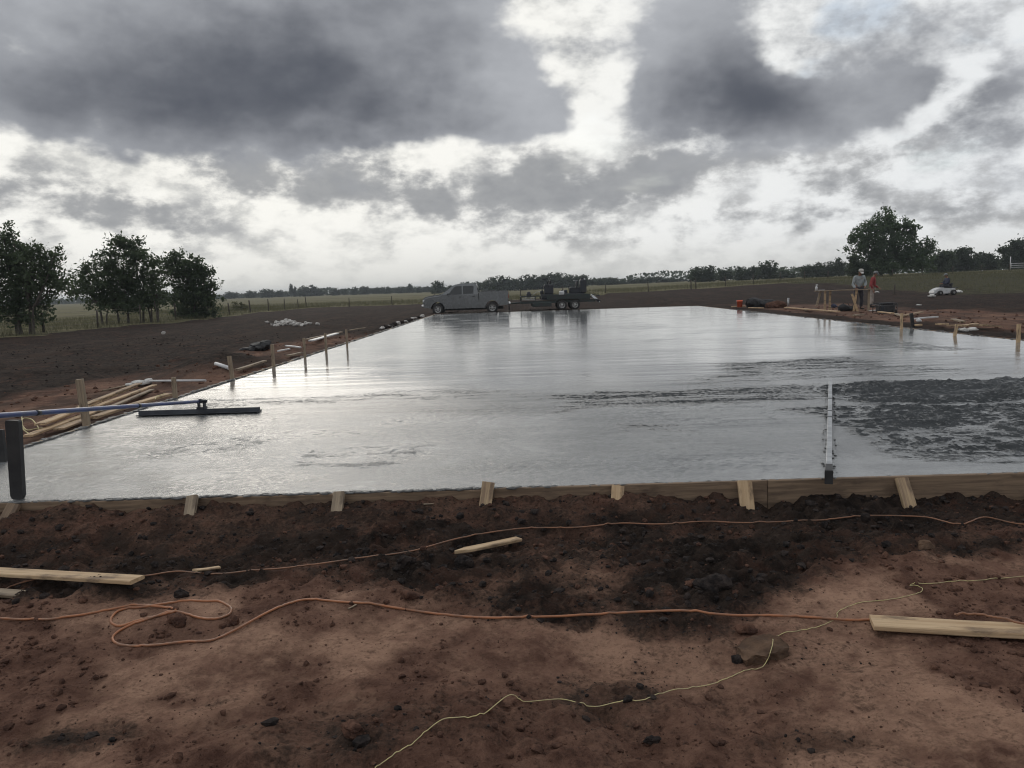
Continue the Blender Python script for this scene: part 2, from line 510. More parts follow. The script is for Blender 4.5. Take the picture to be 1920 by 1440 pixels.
simple('white_cloth', (0.66, 0.65, 0.62), (0.42, 0.40, 0.37), 0.85, 9, bmp=0.4, bd=0.02)
simple('orange_plastic', (0.72, 0.12, 0.045), (0.55, 0.085, 0.035), 0.45, 5, lo=0.5)
simple('silver_paint', (0.165, 0.172, 0.176), (0.150, 0.155, 0.158), 0.27, 0.8, metal=0.55)
simple('chrome', (0.70, 0.70, 0.70), (0.55, 0.55, 0.55), 0.2, 5, metal=1.0)
simple('tyre_rubber', (0.018, 0.018, 0.019), (0.040, 0.036, 0.033), 0.8, 8)
simple('rim_metal', (0.50, 0.50, 0.49), (0.34, 0.33, 0.32), 0.4, 8, metal=0.4)
simple('trailer_paint', (0.020, 0.036, 0.032), (0.030, 0.030, 0.030), 0.5, 4)
simple('machine_paint', (0.020, 0.024, 0.034), (0.030, 0.030, 0.034), 0.5, 5)
simple('red_lens', (0.30, 0.02, 0.015), (0.22, 0.015, 0.012), 0.25, 5)
simple('lamp_lens', (0.60, 0.61, 0.60), (0.45, 0.46, 0.46), 0.15, 5)
simple('rubble', (0.62, 0.60, 0.57), (0.36, 0.33, 0.30), 0.9, 8, bmp=0.5, bd=0.02)
simple('sandstone', (0.150, 0.094, 0.062), (0.085, 0.055, 0.039), 0.9, 12, bmp=0.8, bd=0.012, spec=0.1)
simple('clod', (0.150, 0.082, 0.058), (0.065, 0.037, 0.029), 0.95, 22, bmp=0.9, bd=0.012, spec=0.06)
simple('dark_clod', (0.018, 0.0160, 0.016), (0.052, 0.041, 0.037), 0.95, 18, bmp=0.9, bd=0.012, spec=0.08)
simple('bark', (0.050, 0.043, 0.036), (0.095, 0.080, 0.066), 0.9, 5, bmp=0.6, bd=0.02, stretch=(3, 3, .6))
simple('fence_wood', (0.085, 0.070, 0.055), (0.045, 0.037, 0.030), 0.85, 7, stretch=(3, 3, .6))
simple('wire', (0.16, 0.15, 0.14), (0.09, 0.08, 0.07), 0.6, 7, metal=0.5)
simple('skin', (0.27, 0.145, 0.095), (0.21, 0.11, 0.07), 0.55, 9)
simple('hair', (0.018, 0.014, 0.012), (0.03, 0.022, 0.018), 0.7, 20)
simple('pale_shirt', (0.30, 0.33, 0.33), (0.22, 0.24, 0.25), 0.85, 6, bmp=0.4, bd=0.02)
simple('red_shirt', (0.30, 0.045, 0.045), (0.21, 0.032, 0.034), 0.85, 6, bmp=0.4, bd=0.02)
simple('navy_cloth', (0.028, 0.034, 0.062), (0.045, 0.050, 0.080), 0.85, 6, bmp=0.4, bd=0.02)
simple('dark_trousers', (0.030, 0.030, 0.042), (0.045, 0.042, 0.05), 0.85, 6)
simple('khaki_trousers', (0.36, 0.31, 0.27), (0.27, 0.23, 0.20), 0.85, 6)
simple('boot_leather', (0.022, 0.019, 0.017), (0.04, 0.032, 0.027), 0.7, 6)
simple('grey_cap', (0.23, 0.24, 0.24), (0.17, 0.18, 0.18), 0.85, 6)
m, b = new_mat('tinted_glass')
setin(b, 'Base Color', (0.012, 0.015, 0.017)); setin(b, 'Roughness', 0.06)
# foliage
for nm, c1, c2 in (('leaf_mesquite', (0.028, 0.046, 0.027), (0.072, 0.096, 0.050)), ('leaf_oak', (0.032, 0.056, 0.030), (0.078, 0.112, 0.056)),
                   ('leaf_far', (0.028, 0.042, 0.027), (0.055, 0.071, 0.044)), ('leaf_weed', (0.055, 0.065, 0.028), (0.10, 0.10, 0.05)),
                   ('dry_grass', (0.150, 0.132, 0.078), (0.085, 0.084, 0.046))):
    m, b = new_mat(nm)
    v = world_pos()
    gi = S(S.nt.nodes.new('ShaderNodeNewGeometry').outputs['Random Per Island'])
    cn = noise(v, 0.9 if nm in ('leaf_mesquite', 'leaf_weed') else 0.35, 3, 0.5)
    setin(b, 'Base Color', mixc(S.op('ADD', gi*0.45, smooth(cn, 0.36, 0.62)*0.6, clamp=True), tuple(0.8*k for k in c1), tuple(1.1*k for k in c2))); setin(b, 'Roughness', 0.6); setin(b, 'Specular IOR Level', 0.3)
    tr = S.nt.nodes.new('ShaderNodeBsdfTranslucent')
    tr.inputs[0].default_value = tuple(1.6*c for c in c2) + (1,)
    mx = S.nt.nodes.new('ShaderNodeMixShader'); mx.inputs[0].default_value = 0.38
    S.nt.links.new(b.outputs[0], mx.inputs[1]); S.nt.links.new(tr.outputs[0], mx.inputs[2])
    S.nt.links.new(mx.outputs[0], S.nt.nodes['Material Output'].inputs[0])


# ------------------------------------------------------------------ mesh helpers
class MB:
    def __init__(self):
        self.v = []; self.f = []; self.mi = []; self.sm = []

    def add(self, vs, fs, mi=0, sm=False):
        o = len(self.v)
        self.v += [tuple(p) for p in vs]
        for f in fs:
            self.f.append([o+i for i in f]); self.mi.append(mi); self.sm.append(sm)
        return self

    def box(self, c, s, rot=None, mi=0, taper=1.0):
        x, y, z = (k/2 for k in s)
        vs = [Vector((a*x, b_*y, -z)) for a, b_ in ((-1, -1), (1, -1), (1, 1), (-1, 1))] + \
             [Vector((a*x*taper, b_*y*taper, z)) for a, b_ in ((-1, -1), (1, -1), (1, 1), (-1, 1))]
        if rot is not None: vs = [rot @ p for p in vs]
        c = Vector(c)
        return self.add([p+c for p in vs], [(3, 2, 1, 0), (4, 5, 6, 7), (0, 1, 5, 4), (1, 2, 6, 5), (2, 3, 7, 6), (3, 0, 4, 7)], mi)

    def bbox(self, c, s, bev=0.01, rot=None, mi=0):
        """box with bevelled edges"""
        bm = bmesh.new()
        bmesh.ops.create_cube(bm, size=1.0)
        for v in bm.verts: v.co = Vector((v.co.x*s[0], v.co.y*s[1], v.co.z*s[2]))
        bmesh.ops.bevel(bm, geom=bm.edges[:], offset=bev, segments=1, affect='EDGES')
        bm.verts.index_update()
        vs = [(rot @ v.co if rot is not None else v.co) + Vector(c) for v in bm.verts]
        self.add(vs, [[v.index for v in f.verts] for f in bm.faces], mi)
        bm.free()
        return self

    def tube(self, pts, rad, n=6, mi=0, caps=True, sm=True):
        pts = [Vector(p) for p in pts]
        if not hasattr(rad, '__len__'): rad = [rad]*len(pts)
        rings = []; vs = []
        up = None
        for i, p in enumerate(pts):
            t = (pts[min(i+1, len(pts)-1)] - pts[max(i-1, 0)])
            if t.length < 1e-9: t = Vector((0, 0, 1))
            t.normalize()
            if up is None:
                up = Vector((0, 0, 1)) if abs(t.z) < 0.9 else Vector((1, 0, 0))
            a = up.cross(t)
            if a.length < 1e-6: a = t.orthogonal()
            a.normalize(); b_ = t.cross(a); up = b_
            rings.append(len(vs))
            for k in range(n):
                an = 2*math.pi*k/n
                vs.append(p + (a*math.cos(an) + b_*math.sin(an))*rad[i])
        fs = []
        for i in range(len(pts)-1):
            o, q = rings[i], rings[i+1]
            for k in range(n):
                fs.append((o+k, o+(k+1) % n, q+(k+1) % n, q+k))
        self.add(vs, fs, mi, sm)
        if caps:
            o = len(self.v)-len(vs)
            self.f.append([o+k for k in range(n)][::-1]); self.mi.append(mi); self.sm.append(False)
            self.f.append([o+rings[-1]+k for k in range(n)]); self.mi.append(mi); self.sm.append(False)
        return self

    def prism(self, prof, y0, y1, mi=0, prof2=None):
        """profile in x,z pushed from y0 to y1"""
        n = len(prof); prof2 = prof2 or prof
        vs = [(x, y0, z) for x, z in prof] + [(x, y1, z) for x, z in prof2]
        fs = [list(range(n))[::1], list(range(n, 2*n))[::-1]] + [(i, n+i, n+(i+1) % n, (i+1) % n) for i in range(n)]
        return self.add(vs, fs, mi)

    def lathe(self, prof, c=(0, 0, 0), n=16, axis='z', mi=0):
        vs = []
        for (r, z) in prof:
            for k in range(n):
                a = 2*math.pi*k/n
                p = (r*math.cos(a), r*math.sin(a), z)
                if axis == 'y': p = (p[0], p[2], p[1])
                if axis == 'x': p = (p[2], p[0], p[1])
                vs.append((p[0]+c[0], p[1]+c[1], p[2]+c[2]))
        fs = []
        for i in range(len(prof)-1):
            for k in range(n):
                fs.append((i*n+k, i*n+(k+1) % n, (i+1)*n+(k+1) % n, (i+1)*n+k))
        return self.add(vs, fs, mi, True)

    def ball(self, c, s, seed=0, sub=2, rough=0.0, mi=0, rot=None, sm=True):
        bm = bmesh.new()
        bmesh.ops.create_icosphere(bm, subdivisions=sub, radius=1.0)
        bm.verts.index_update()
        rr_ = random.Random(seed)
        ks = [(rr_.uniform(-1, 1), rr_.uniform(-1, 1), rr_.uniform(-1, 1), rr_.uniform(0, 6)) for _ in range(6)]
        vs = []
        for v in bm.verts:
            k = 1.0
            for i, (a, b_, c_, ph) in enumerate(ks):
                k += rough*math.sin((a*v.co.x+b_*v.co.y+c_*v.co.z)*(2.2+1.4*i)+ph)/(1+0.35*i)
            if rough: k += rr_.uniform(-rough, rough)*0.35
            p = Vector((v.co.x*s[0]*k, v.co.y*s[1]*k, v.co.z*s[2]*k))
            if rot is not None: p = rot @ p
            vs.append(p + Vector(c))
        self.add(vs, [[v.index for v in f.verts] for f in bm.faces], mi, sm)
        bm.free()
        return self

    def mesh(self, name, mats):
        me = bpy.data.meshes.new(name)
        me.from_pydata(self.v, [], self.f)
        for m_ in (mats if isinstance(mats, (list, tuple)) else [mats]):
            me.materials.append(MATS[m_])
        me.polygons.foreach_set('material_index', self.mi)
        me.polygons.foreach_set('use_smooth', self.sm)
        bm = bmesh.new(); bm.from_mesh(me)
        bmesh.ops.recalc_face_normals(bm, faces=bm.faces[:])
        bm.to_mesh(me); bm.free()
        me.update()
        return me

    def build(self, name, mats, parent=None, loc=None):
        o = bpy.data.objects.new(name, self.mesh(name, mats))
        COL.objects.link(o)
        if parent is not None: o.parent = parent
        if loc is not None: o.location = loc
        return o


def tag(o, label=None, cat=None, group=None, kind=None):
    if label: o['label'] = label
    if cat: o['category'] = cat
    if group: o['group'] = group
    if kind: o['kind'] = kind
    return o


def empty(name, loc, rz, label, cat, group=None):
    o = bpy.data.objects.new(name, None)
    COL.objects.link(o)
    o.location = loc; o.rotation_euler = (0, 0, rz)
    return tag(o, label, cat, group)


def np_mesh(name, V, Q, mat, attrs=None, smooth_=True):
    me = bpy.data.meshes.new(name)
    k = Q.shape[1]
    me.vertices.add(len(V)); me.loops.add(Q.size); me.polygons.add(len(Q))
    me.vertices.foreach_set('co', np.ascontiguousarray(V, dtype=np.float32).ravel())
    me.loops.foreach_set('vertex_index', np.ascontiguousarray(Q, dtype=np.int32).ravel())
    me.polygons.foreach_set('loop_start', np.arange(0, Q.size, k, dtype=np.int32))
    me.polygons.foreach_set('use_smooth', np.full(len(Q), smooth_))
    for an, av in (attrs or {}).items():
        a = me.attributes.new(an, 'FLOAT', 'POINT')
        a.data.foreach_set('value', np.ascontiguousarray(av, dtype=np.float32))
    me.materials.append(MATS[mat])
    me.update(calc_edges=True)
    me.validate()
    return me


def link(name, me, parent=None):
    o = bpy.data.objects.new(name, me); COL.objects.link(o)
    if parent is not None: o.parent = parent
    return o


def grow(start, step, ratio, end):
    out = []; x = start
    while x < end:
        step *= ratio; x += step; out.append(x)
    return out


def sheet(xs, ys):
    X, Y = np.meshgrid(xs, ys)
    nx, ny = len(xs), len(ys)
    i = np.arange(nx-1)[None] + (np.arange(ny-1)*nx)[:, None]
    Q = np.stack([i, i+1, i+nx+1, i+nx], -1).reshape(-1, 4)
    return X.ravel(), Y.ravel(), Q


# ------------------------------------------------------------------ ground
fx = list(np.arange(-4.4, 4.4001, 0.0145))
rx_ = grow(4.4, 0.0145, 1.075, 1600)
xs = np.array([-v for v in rx_[::-1]] + fx + rx_)
fy = list(np.arange(1.7, 5.9, 0.0145))
ys = np.array([-v for v in grow(-1.7, 0.03, 1.2, 60)[::-1]] + fy + grow(fy[-1], 0.0145, 1.028, 2600))
X, Y, Q = sheet(xs, ys)
Z = H(X, Y)
dk_, gr_a, sm_a, wd_ = zones(X, Y)
g_o = link('ground', np_mesh('ground', np.stack([X, Y, Z], 1), Q, 'soil', {'dark': dk_, 'grass': gr_a, 'smooth': sm_a, 'weed': wd_, 'far': ss(Y, SY0-0.2, SY0+1.0)}))
tag(g_o, kind='structure')

# ------------------------------------------------------------------ slab
def rect_px(x0, y0, x1, y1):
    """centre and half sizes on the slab of a patch seen between two picture corners"""
    c = sp((x0+x1)/2, (y0+y1)/2); n_ = sp((x0+x1)/2, y1); f_ = sp((x0+x1)/2, y0)
    l_ = sp(x0, (y0+y1)/2); r_ = sp(x1, (y0+y1)/2)
    return (l_[0]+r_[0])/2, (n_[1]+f_[1])/2, (r_[0]-l_[0])/2, (f_[1]-n_[1])/2


fx = list(np.arange(-4.2, 4.6, 0.022)) + list(np.arange(4.61, SX1-0.02, 0.045))
xs = np.array([SX0] + list(np.arange(SX0+0.1, -4.23, 0.09)) + fx + [SX1])
fy = list(np.arange(SY0, 9.0, 0.019)) + grow(9.0, 0.019, 1.006, 13.0)
ys = np.array(fy + [v for v in grow(fy[-1], 0.045, 1.03, SY1)][:-1] + [SY1])
X, Y, Q = sheet(xs, ys)
rough = np.zeros_like(X)
wx = X + 0.5*fbm(X*0.8, Y*0.8, 3, 0.5, 3); wy = Y + 0.6*fbm(X*0.7, Y*0.7, 3, 0.5, 4)
for (px, amt) in (((1600, 760, 2250, 850), 1.0), ((1640, 820, 1900, 872), 0.7), ((1560, 715, 2100, 760), 1.0), ((1000, 728, 1600, 762), 0.55),
                  ((1350, 672, 1700, 700), 0.55), ((360, 736, 1000, 752), 0.34), ((1250, 690, 1900, 716), 0.35), ((1150, 830, 1420, 850), 0.25),
                  ((350, 820, 520, 860), 0.35), ((560, 850, 760, 880), 0.35), ((1590, 628, 1740, 660), 0.4), ((1080, 700, 1120, 720), .2),
                  ((1140, 790, 1300, 830), 0.3)):
    cx, cy, hx, hy = rect_px(*px)
    q = np.maximum(np.abs(wx-cx)/hx, np.abs(wy-cy)/hy)
    rough = np.maximum(rough, amt*(1-ss(q, 0.75, 1.25)))
cx, cy, hx, hy = rect_px(1000, 560, 2000, 580)
ripple = np.clip((1-ss(Y, 8.0, 14.0))*(0.55+0.45*(1-ss(X, -1, 2.5))), 0, 1)
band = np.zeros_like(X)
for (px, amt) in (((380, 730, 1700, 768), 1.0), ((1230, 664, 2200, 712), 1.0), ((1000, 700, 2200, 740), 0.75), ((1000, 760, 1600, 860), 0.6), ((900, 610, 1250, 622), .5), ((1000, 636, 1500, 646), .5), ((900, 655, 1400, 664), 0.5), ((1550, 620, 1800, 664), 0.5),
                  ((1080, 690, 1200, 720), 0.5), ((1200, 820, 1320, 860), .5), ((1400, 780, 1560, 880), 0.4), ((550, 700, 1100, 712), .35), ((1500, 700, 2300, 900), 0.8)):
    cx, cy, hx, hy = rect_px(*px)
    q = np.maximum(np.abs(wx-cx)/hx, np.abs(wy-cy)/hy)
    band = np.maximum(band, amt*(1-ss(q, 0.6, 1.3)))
lum = np.abs(fbm(X*6.0, Y*7.5, 4, 0.66, 21))
fin = fbm(X*13, Y*12, 3, 0.6, 26)
rz = ss(rough + 0.9*fbm(X*1.5, Y*2.6, 4, .6, 8), 0.45, 0.95)*ss(rough, 0.6, 0.85)
mnd = blob(X, Y, *[v for v in rect_px(1680, 695, 2300, 755)])
edge = np.minimum.reduce([X-SX0, SX1-X, Y-SY0, SY1-Y])
e = ss(edge, 0, 0.12)
lump_h = rz*(0.044*lum + 0.020*fin + 0.014*fbm(X*1.0, Y*2.2, 3, 0.5, 23)) + 0.035*mnd*ss(rough, 0.2, 0.8)*(0.6+lum)
pond = 0.0066 + 0.009*fbm(X*0.6, Y*1.8, 3, 0.5, 29)
flat = (lump_h < pond)
lump_h = np.where(flat, pond, lump_h) - pond
rough = rough*np.where(flat & (rz > 0.02), 0.42, 1.0)
Z = SLAB_Z + e*(0.0015*fbm(X*0.5, Y*1.7, 3, 0.5, 12) + ss(rz, 0, 0.15)*lump_h)
Z = Z + e*0.004*fbm(X*0.22, Y*4.0, 3, 0.6, 14)*(Y < 16)
V = np.stack([X, Y, Z], 1)
nx, ny = len(xs), len(ys)
# fine ripples left by the float, and pock marks
rip = np.abs(fbm(X*11.0+0.6*Y, Y*21.0, 3, 0.65, 101))
pock = ss(fbm(X*16, Y*13, 2, 0.5, 105), 0.22, 0.42)*ss(fbm(X*1.3, Y*1.9, 3, .5, 106), -0.12, 0.2)
Z = Z + e*ripple*(0.0085*rip - 0.005*pock)*(0.45+0.9*ss(fbm(X*0.9, Y*1.6, 3, 0.5, 107), -0.25, 0.25))
V = np.stack([X, Y, Z], 1)
# sides down into the ground
ring = list(range(nx)) + [nx-1+nx*j for j in range(1, ny)] + [nx*(ny-1)+i for i in range(nx-2, -1, -1)] + [nx*j for j in range(ny-2, 0, -1)]
Vb = V[ring].copy(); Vb[:, 2] = -0.05
nV = len(V); n_ = len(ring)
Qs = np.array([[ring[i], nV+i, nV+(i+1) % n_, ring[(i+1) % n_]] for i in range(n_)])
pad = np.zeros(n_)
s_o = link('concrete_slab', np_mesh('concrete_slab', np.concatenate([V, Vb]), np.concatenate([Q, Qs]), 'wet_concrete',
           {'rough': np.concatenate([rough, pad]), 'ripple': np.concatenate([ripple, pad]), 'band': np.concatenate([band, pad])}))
tag(s_o, kind='structure')

# ------------------------------------------------------------------ timber
def rot_to(dirx, up=Vector((0, 0, 1)), roll=0.0):
    x = Vector(dirx).normalized(); y = up.cross(x)
    if y.length < 1e-5: y = Vector((0, 1, 0))
    y.normalize(); z = x.cross(y)
    m_ = Matrix((x, y, z)).transposed()
    return m_ @ Matrix.Rotation(roll, 3, 'X')


def plank(name, a, b, w, t, mat, label, cat='board', group=None, roll=0.0, pointed=False, notch=0.0):
    """a sawn board from a to b (centre line), width w, thickness t"""
    a, b = Vector(a), Vector(b)
    L = (b-a).length
    mb = MB()
    rr_ = random.Random(int(abs(a.x*971+b.y*313)*100) % 9999)
    n = max(2, min(6, int(L/0.5)+1))
    prof = []
    sag = rr_.uniform(-0.004, 0.004)
    xs_ = [-L/2 + L*i/n for i in range(n+1)]
    e = 0.004
    cut = [(-w/2+e, -t/2), (w/2-e, -t/2), (w/2, -t/2+e), (w/2, t/2-e), (w/2-e, t/2), (-w/2+e, t/2), (-w/2, t/2-e), (-w/2, -t/2+e)]
    vs = []
    for i, x in enumerate(xs_):
        k = 1.0
        if pointed and i == 0: k = 0.06
        for (y, z) in cut:
            sk = notch*y if i == len(xs_)-1 else 0
            vs.append((x+sk, y*k + rr_.uniform(-.0012, .0012), z + sag*math.sin(math.pi*i/n) + rr_.uniform(-.0008, .0008)))
    if pointed:
        ins = []
        x = -L/2 + w*1.5
        for (y, z) in cut: ins.append((x, y, z))
        vs = vs[:8] + ins + [v for v in vs[8:] if v[0] > x + 0.02]
    m_ = len(vs)//8
    fs = [list(range(8))[::-1], list(range(8*(m_-1), 8*m_))]
    for i in range(m_-1):
        for k in range(8):
            fs.append((8*i+k, 8*i+(k+1) % 8, 8*(i+1)+(k+1) % 8, 8*(i+1)+k))
    mb.add(vs, fs)
    o = mb.build(name, mat)
    M3 = rot_to(b-a, roll=roll)
    o.matrix_world = Matrix.Translation((a+b)/2) @ M3.to_4x4()
    return tag(o, label, cat, group)


def lie(pa, pb, w, t, lift=0.0, z=None):
    """ends of something lying on the ground, seen at two picture points"""
    A = gp(*pa) if z is None else sp(pa[0], pa[1], z)
    B = gp(*pb) if z is None else sp(pb[0], pb[1], z)
    out = []
    up = 0.0
    if z is None and w > 0.05:                       # rest it on the highest clod under it
        tt = np.linspace(0.05, 0.95, 24)
        hh = H(A[0]+(B[0]-A[0])*tt, A[1]+(B[1]-A[1])*tt)
        h0, h1 = hz1(A[0], A[1]), hz1(B[0], B[1])
        up = float(np.clip(np.max(hh - (h0+(h1-h0)*tt)), 0, 0.06))
    for p in (A, B):
        h = hz1(p[0], p[1]) + up if z is None else z
        out.append(Vector((p[0], p[1], h + t/2 + lift)))
    return out


# form boards: front, two sides, back
FT = 0.038
yb = SY0 - FT/2 - 0.002
xj = [SX0-0.04, sp(150, 940)[0], sp(926, 916)[0], sp(1440, 903)[0], 7.2, SX1+0.04]
lab = ['dirt stained form board along the near slab edge below the black upright post', 'muddy form board along the near slab edge in line with the bull float head',
       'brown form board along the near slab edge between dark topped stake and nail holed stake', 'clean brown form board along the near slab edge under the straightedge end',
       'form board along the near slab edge beyond the split tilted stake']
for i in range(5):
    zt = SLAB_Z + 0.006 - (0.006 if i == 1 else 0)
    o = plank('form_board', (xj[i]+0.002, yb - 0.002*(i % 2), zt-0.14), (xj[i+1]-0.002, yb - 0.002*(i % 2), zt-0.14), 0.28, FT, 'form_timber', lab[i], 'form board',
              'form boards round the wet slab', roll=R(90))
ys_ = np.linspace(SY0, SY1, 10)
for i in range(9):
    for side, x in ((0, SX0-FT/2-0.002), (1, SX1+FT/2+0.002)):
        plank('form_board', (x, ys_[i]+.002, SLAB_Z+0.008-0.14), (x, ys_[i+1]-.002, SLAB_Z+0.008-0.14), 0.28, FT, 'grey_pine' if side == 0 else 'form_timber',
              'smeared form board edging the wet slab on the %s' % ('lumber pile side' if side == 0 else 'workers side'), 'form board',
              'form boards along the lumber pile side' if side == 0 else 'form boards along the workers side', roll=R(90))
for i in range(4):
    x0 = SX0 + (SX1-SX0)*i/4; x1 = SX0 + (SX1-SX0)*(i+1)/4
    plank('form_board', (x0+.002, SY1+FT/2+.002, SLAB_Z-0.14), (x1-.002, SY1+FT/2+.002, SLAB_Z-0.14), 0.28, FT, 'form_timber',
          'form board on edge along the far end of the wet slab', 'form board', 'form boards along the far end', roll=R(90))
# slopped concrete crust on top of the forms
mb = MB()
r1 = random.Random(4)
def crust(x0, y0, x1, y1, n, k=1.0):
    for i in range(n):
        t = r1.random()
        x = x0+(x1-x0)*t; y = y0+(y1-y0)*t
        s = r1.uniform(0.007, 0.022)*k
        mb.ball((x + r1.uniform(-.02, .02), y + r1.uniform(-.02, .02), SLAB_Z+0.004), (s*1.8, s, s*0.38), seed=i, sub=1, rough=0.3)
crust(-4.0, SY0-0.015, 0.2, SY0-0.015, 420)
crust(0.2, SY0-0.015, 4.5, SY0-0.015, 90, 0.7)
crust(SX0-0.01, SY0+1, SX0-0.01, 14, 330, 1.5)
crust(SX0-0.01, 14, SX0-0.01, 40, 150, 2.2)
crust(SX1+0.01, 12, SX1+0.01, 40, 200, 2.0)
tag(mb.build('concrete_crumbs', 'cement_smear'), kind='stuff')


def stake(px, py, top, label, group, w=0.085, t=0.035, mat='grey_pine', off=-0.07, lean=(0, 0), z=None, depth=None, twist=0.0, bury=0.25, cat='stake', yoff=None):
    """upright stake whose foot is seen at px,py; top in metres above its foot"""
    P0 = sp(px, py, SLAB_Z) if z is None else sp(px, py, z)
    a = Vector((P0[0], P0[1], P0[2]-bury)); b = Vector((P0[0]+lean[0], P0[1]+lean[1], P0[2]+top))
    d = (b-a)
    a = Vector(P0) - d.normalized()*bury
    mb = MB()
    L = (b-a).length
    rr_ = random.Random(int(px))
    e = 0.003
    cut = [(-w/2, -t/2), (w/2, -t/2), (w/2, t/2), (-w/2, t/2)]
    vs = []
    for i, zz in enumerate((0, 0.25*L, 0.6*L, L)):
        k = 0.25 if i == 0 else 1
        for (y, x) in cut: vs.append((zz + (rr_.uniform(-.006, .006) if i == 3 else 0), y*k+rr_.uniform(-.002, .002), x+rr_.uniform(-.002, .002)))
    fs = [(0, 3, 2, 1), (12, 13, 14, 15)] + [(4*i+k, 4*i+(k+1) % 4, 4*i+4+(k+1) % 4, 4*i+4+k) for i in range(3) for k in range(4)]
    mb.add(vs, fs)
    o = mb.build('stake', mat)
    x = d.normalized(); y = Vector((math.cos(twist), math.sin(twist), 0)); y = (y - x*y.dot(x)).normalized(); z_ = x.cross(y)
    o.matrix_world = Matrix.Translation(a) @ Matrix((x, y, z_)).transposed().to_4x4()
    return tag(o, label, cat, group)


GL, GR, GF = 'stakes along the lumber pile side of the form', 'stakes along the workers side of the form', 'stakes braced against the near form'
stake(163, 798, 0.55, 'tall grey stake at the lumber pile, passing behind the blue pole', GL, lean=(-0.05, 0.0), w=0.085)
stake(329, 747, 0.31, 'short grey stake just past the blue float pole, beside the white pipe', GL, w=0.06)
stake(436, 711, 0.41, 'grey stake with a short white pipe lying against its foot', GL, lean=(-0.05, 0), w=0.07)
stake(513, 687, 0.45, 'grey stake in front of the small black tarp', GL, w=0.068)
stake(572, 672, 0.46, 'grey stake on the slab edge between the black tarp and the loose white boards', GL, w=0.052)
stake(612, 662, 0.49, 'grey stake standing directly in front of the loose white boards', GL, w=0.052)
stake(651, 651, 0.48, 'grey stake farthest from the blue pole on the lumber pile side', GL, w=0.050)
stake(1690, 617, 0.42, 'pale stake beside the black box on the workers side of the slab', GR, w=0.066, mat='pine')
stake(1790, 630, 0.26, 'leaning pale stake in front of the white litter', GR, w=0.066, mat='pine', lean=(0.08, 0.0))
stake(1909, 642, 0.37, 'pale stake nearest the camera on the workers side', GR, w=0.072, mat='pine')


def kicker(px0, py0, px1, py1, label, w, mat='pine', yo=0.0, split=False):
    """stake leaning against the outside of the near form; from its head to where the soil hides it"""
    y = SY0 - FT - 0.03
    top = depth_at(px0, py0, y)
    bot = depth_at(px1, py1, y-0.08-yo)
    a = Vector(bot); b = Vector(top)
    d = (b-a)
    a = a - d.normalized()*0.12
    o = plank('stake', a, b, w, 0.036, mat, label, 'stake', GF, roll=0)
    x = (b-a).normalized(); n_ = Vector((0, -1, 0.25)).normalized()
    yv = n_.cross(x).normalized(); zv = x.cross(yv)
    o.matrix_world = Matrix.Translation((a+b)/2) @ Matrix((x, yv, zv)).transposed().to_4x4()
    return o


kicker(27, 946, 2, 992, 'weathered stake leaning on the near form below the black upright post', 0.09, 'form_timber', 0.06)
kicker(361, 931, 357, 954, 'short weathered stake on the near form in line with the bull float head', 0.080, 'grey_pine')
kicker(636, 924, 633, 946, 'greenish stump of a stake nearly buried at the near form', 0.08, 'grey_pine')
kicker(916, 905, 911, 941, 'dark topped stake rising above the near form at mid span', 0.09, 'stained_pine')
kicker(1159, 912, 1157, 943, 'clean pale stake on the near form above the middle of the dark clods', 0.09, 'pine')
kicker(1396, 902, 1400, 945, 'pale stake with nail holes on the near form just before the straightedge', 0.10, 'pine')
kicker(1690, 897, 1700, 931, 'split tilted stake on the near form past the straightedge', 0.09, 'stained_pine')

# loose boards in front
A, B = lie((-60, 1092), (260, 1114), 0.10, 0.02, 0.012)
plank('board', A, B, 0.10, 0.022, 'pine', 'long pale board lying on dark clods with its end by the coiled cord', 'board')
A, B = lie((-60, 1103), (40, 1110), 0.08, 0.02, -0.008)
A.z -= 0.012; B.z -= 0.016
plank('board', A, B, 0.08, 0.02, 'grey_pine', 'short grey board under the long pale board by the coiled cord', 'board')
A, B = lie((853, 1046), (973, 1021), 0.07, 0.025, 0.015)
plank('stake', A, B, 0.065, 0.02, 'pine', 'new pointed stake lying loose on the dark clods', 'stake', pointed=True)
A, B = lie((366, 1075), (412, 1069), 0.05, 0.015, 0.01)
plank('wood_scrap', A, B, 0.045, 0.012, 'pine', 'small pale wood scrap touching the upper orange cord', 'wood scrap', notch=.5)
A, B = lie((1634, 1178), (1990, 1198), 0.14, 0.022, 0.008)
plank('board', A, B, 0.130, 0.026, 'pine', 'wide pale board with the orange cord draped across it', 'board', notch=0)
A, B = lie((1884, 1184), (2050, 1200), 0.04, 0.02, 0.0)
plank('board', A, B, 0.07, 0.018, 'grey_pine', 'thin board half hidden under the wide cord draped board', 'board')
A, B = lie((653, 1144), (668, 1136), 0.012, 0.008, 0.004)
plank('wood_splinter', A, B, 0.012, 0.006, 'grey_pine', 'thin grey splinter just below the thick orange cord', 'splinter')
A, B = lie((796, 948), (812, 947), 0.02, 0.01, 0.004)
plank('wood_splinter', A, B, 0.02, 0.008, 'grey_pine', 'tiny pale splinter on dark soil under the near form', 'splinter')

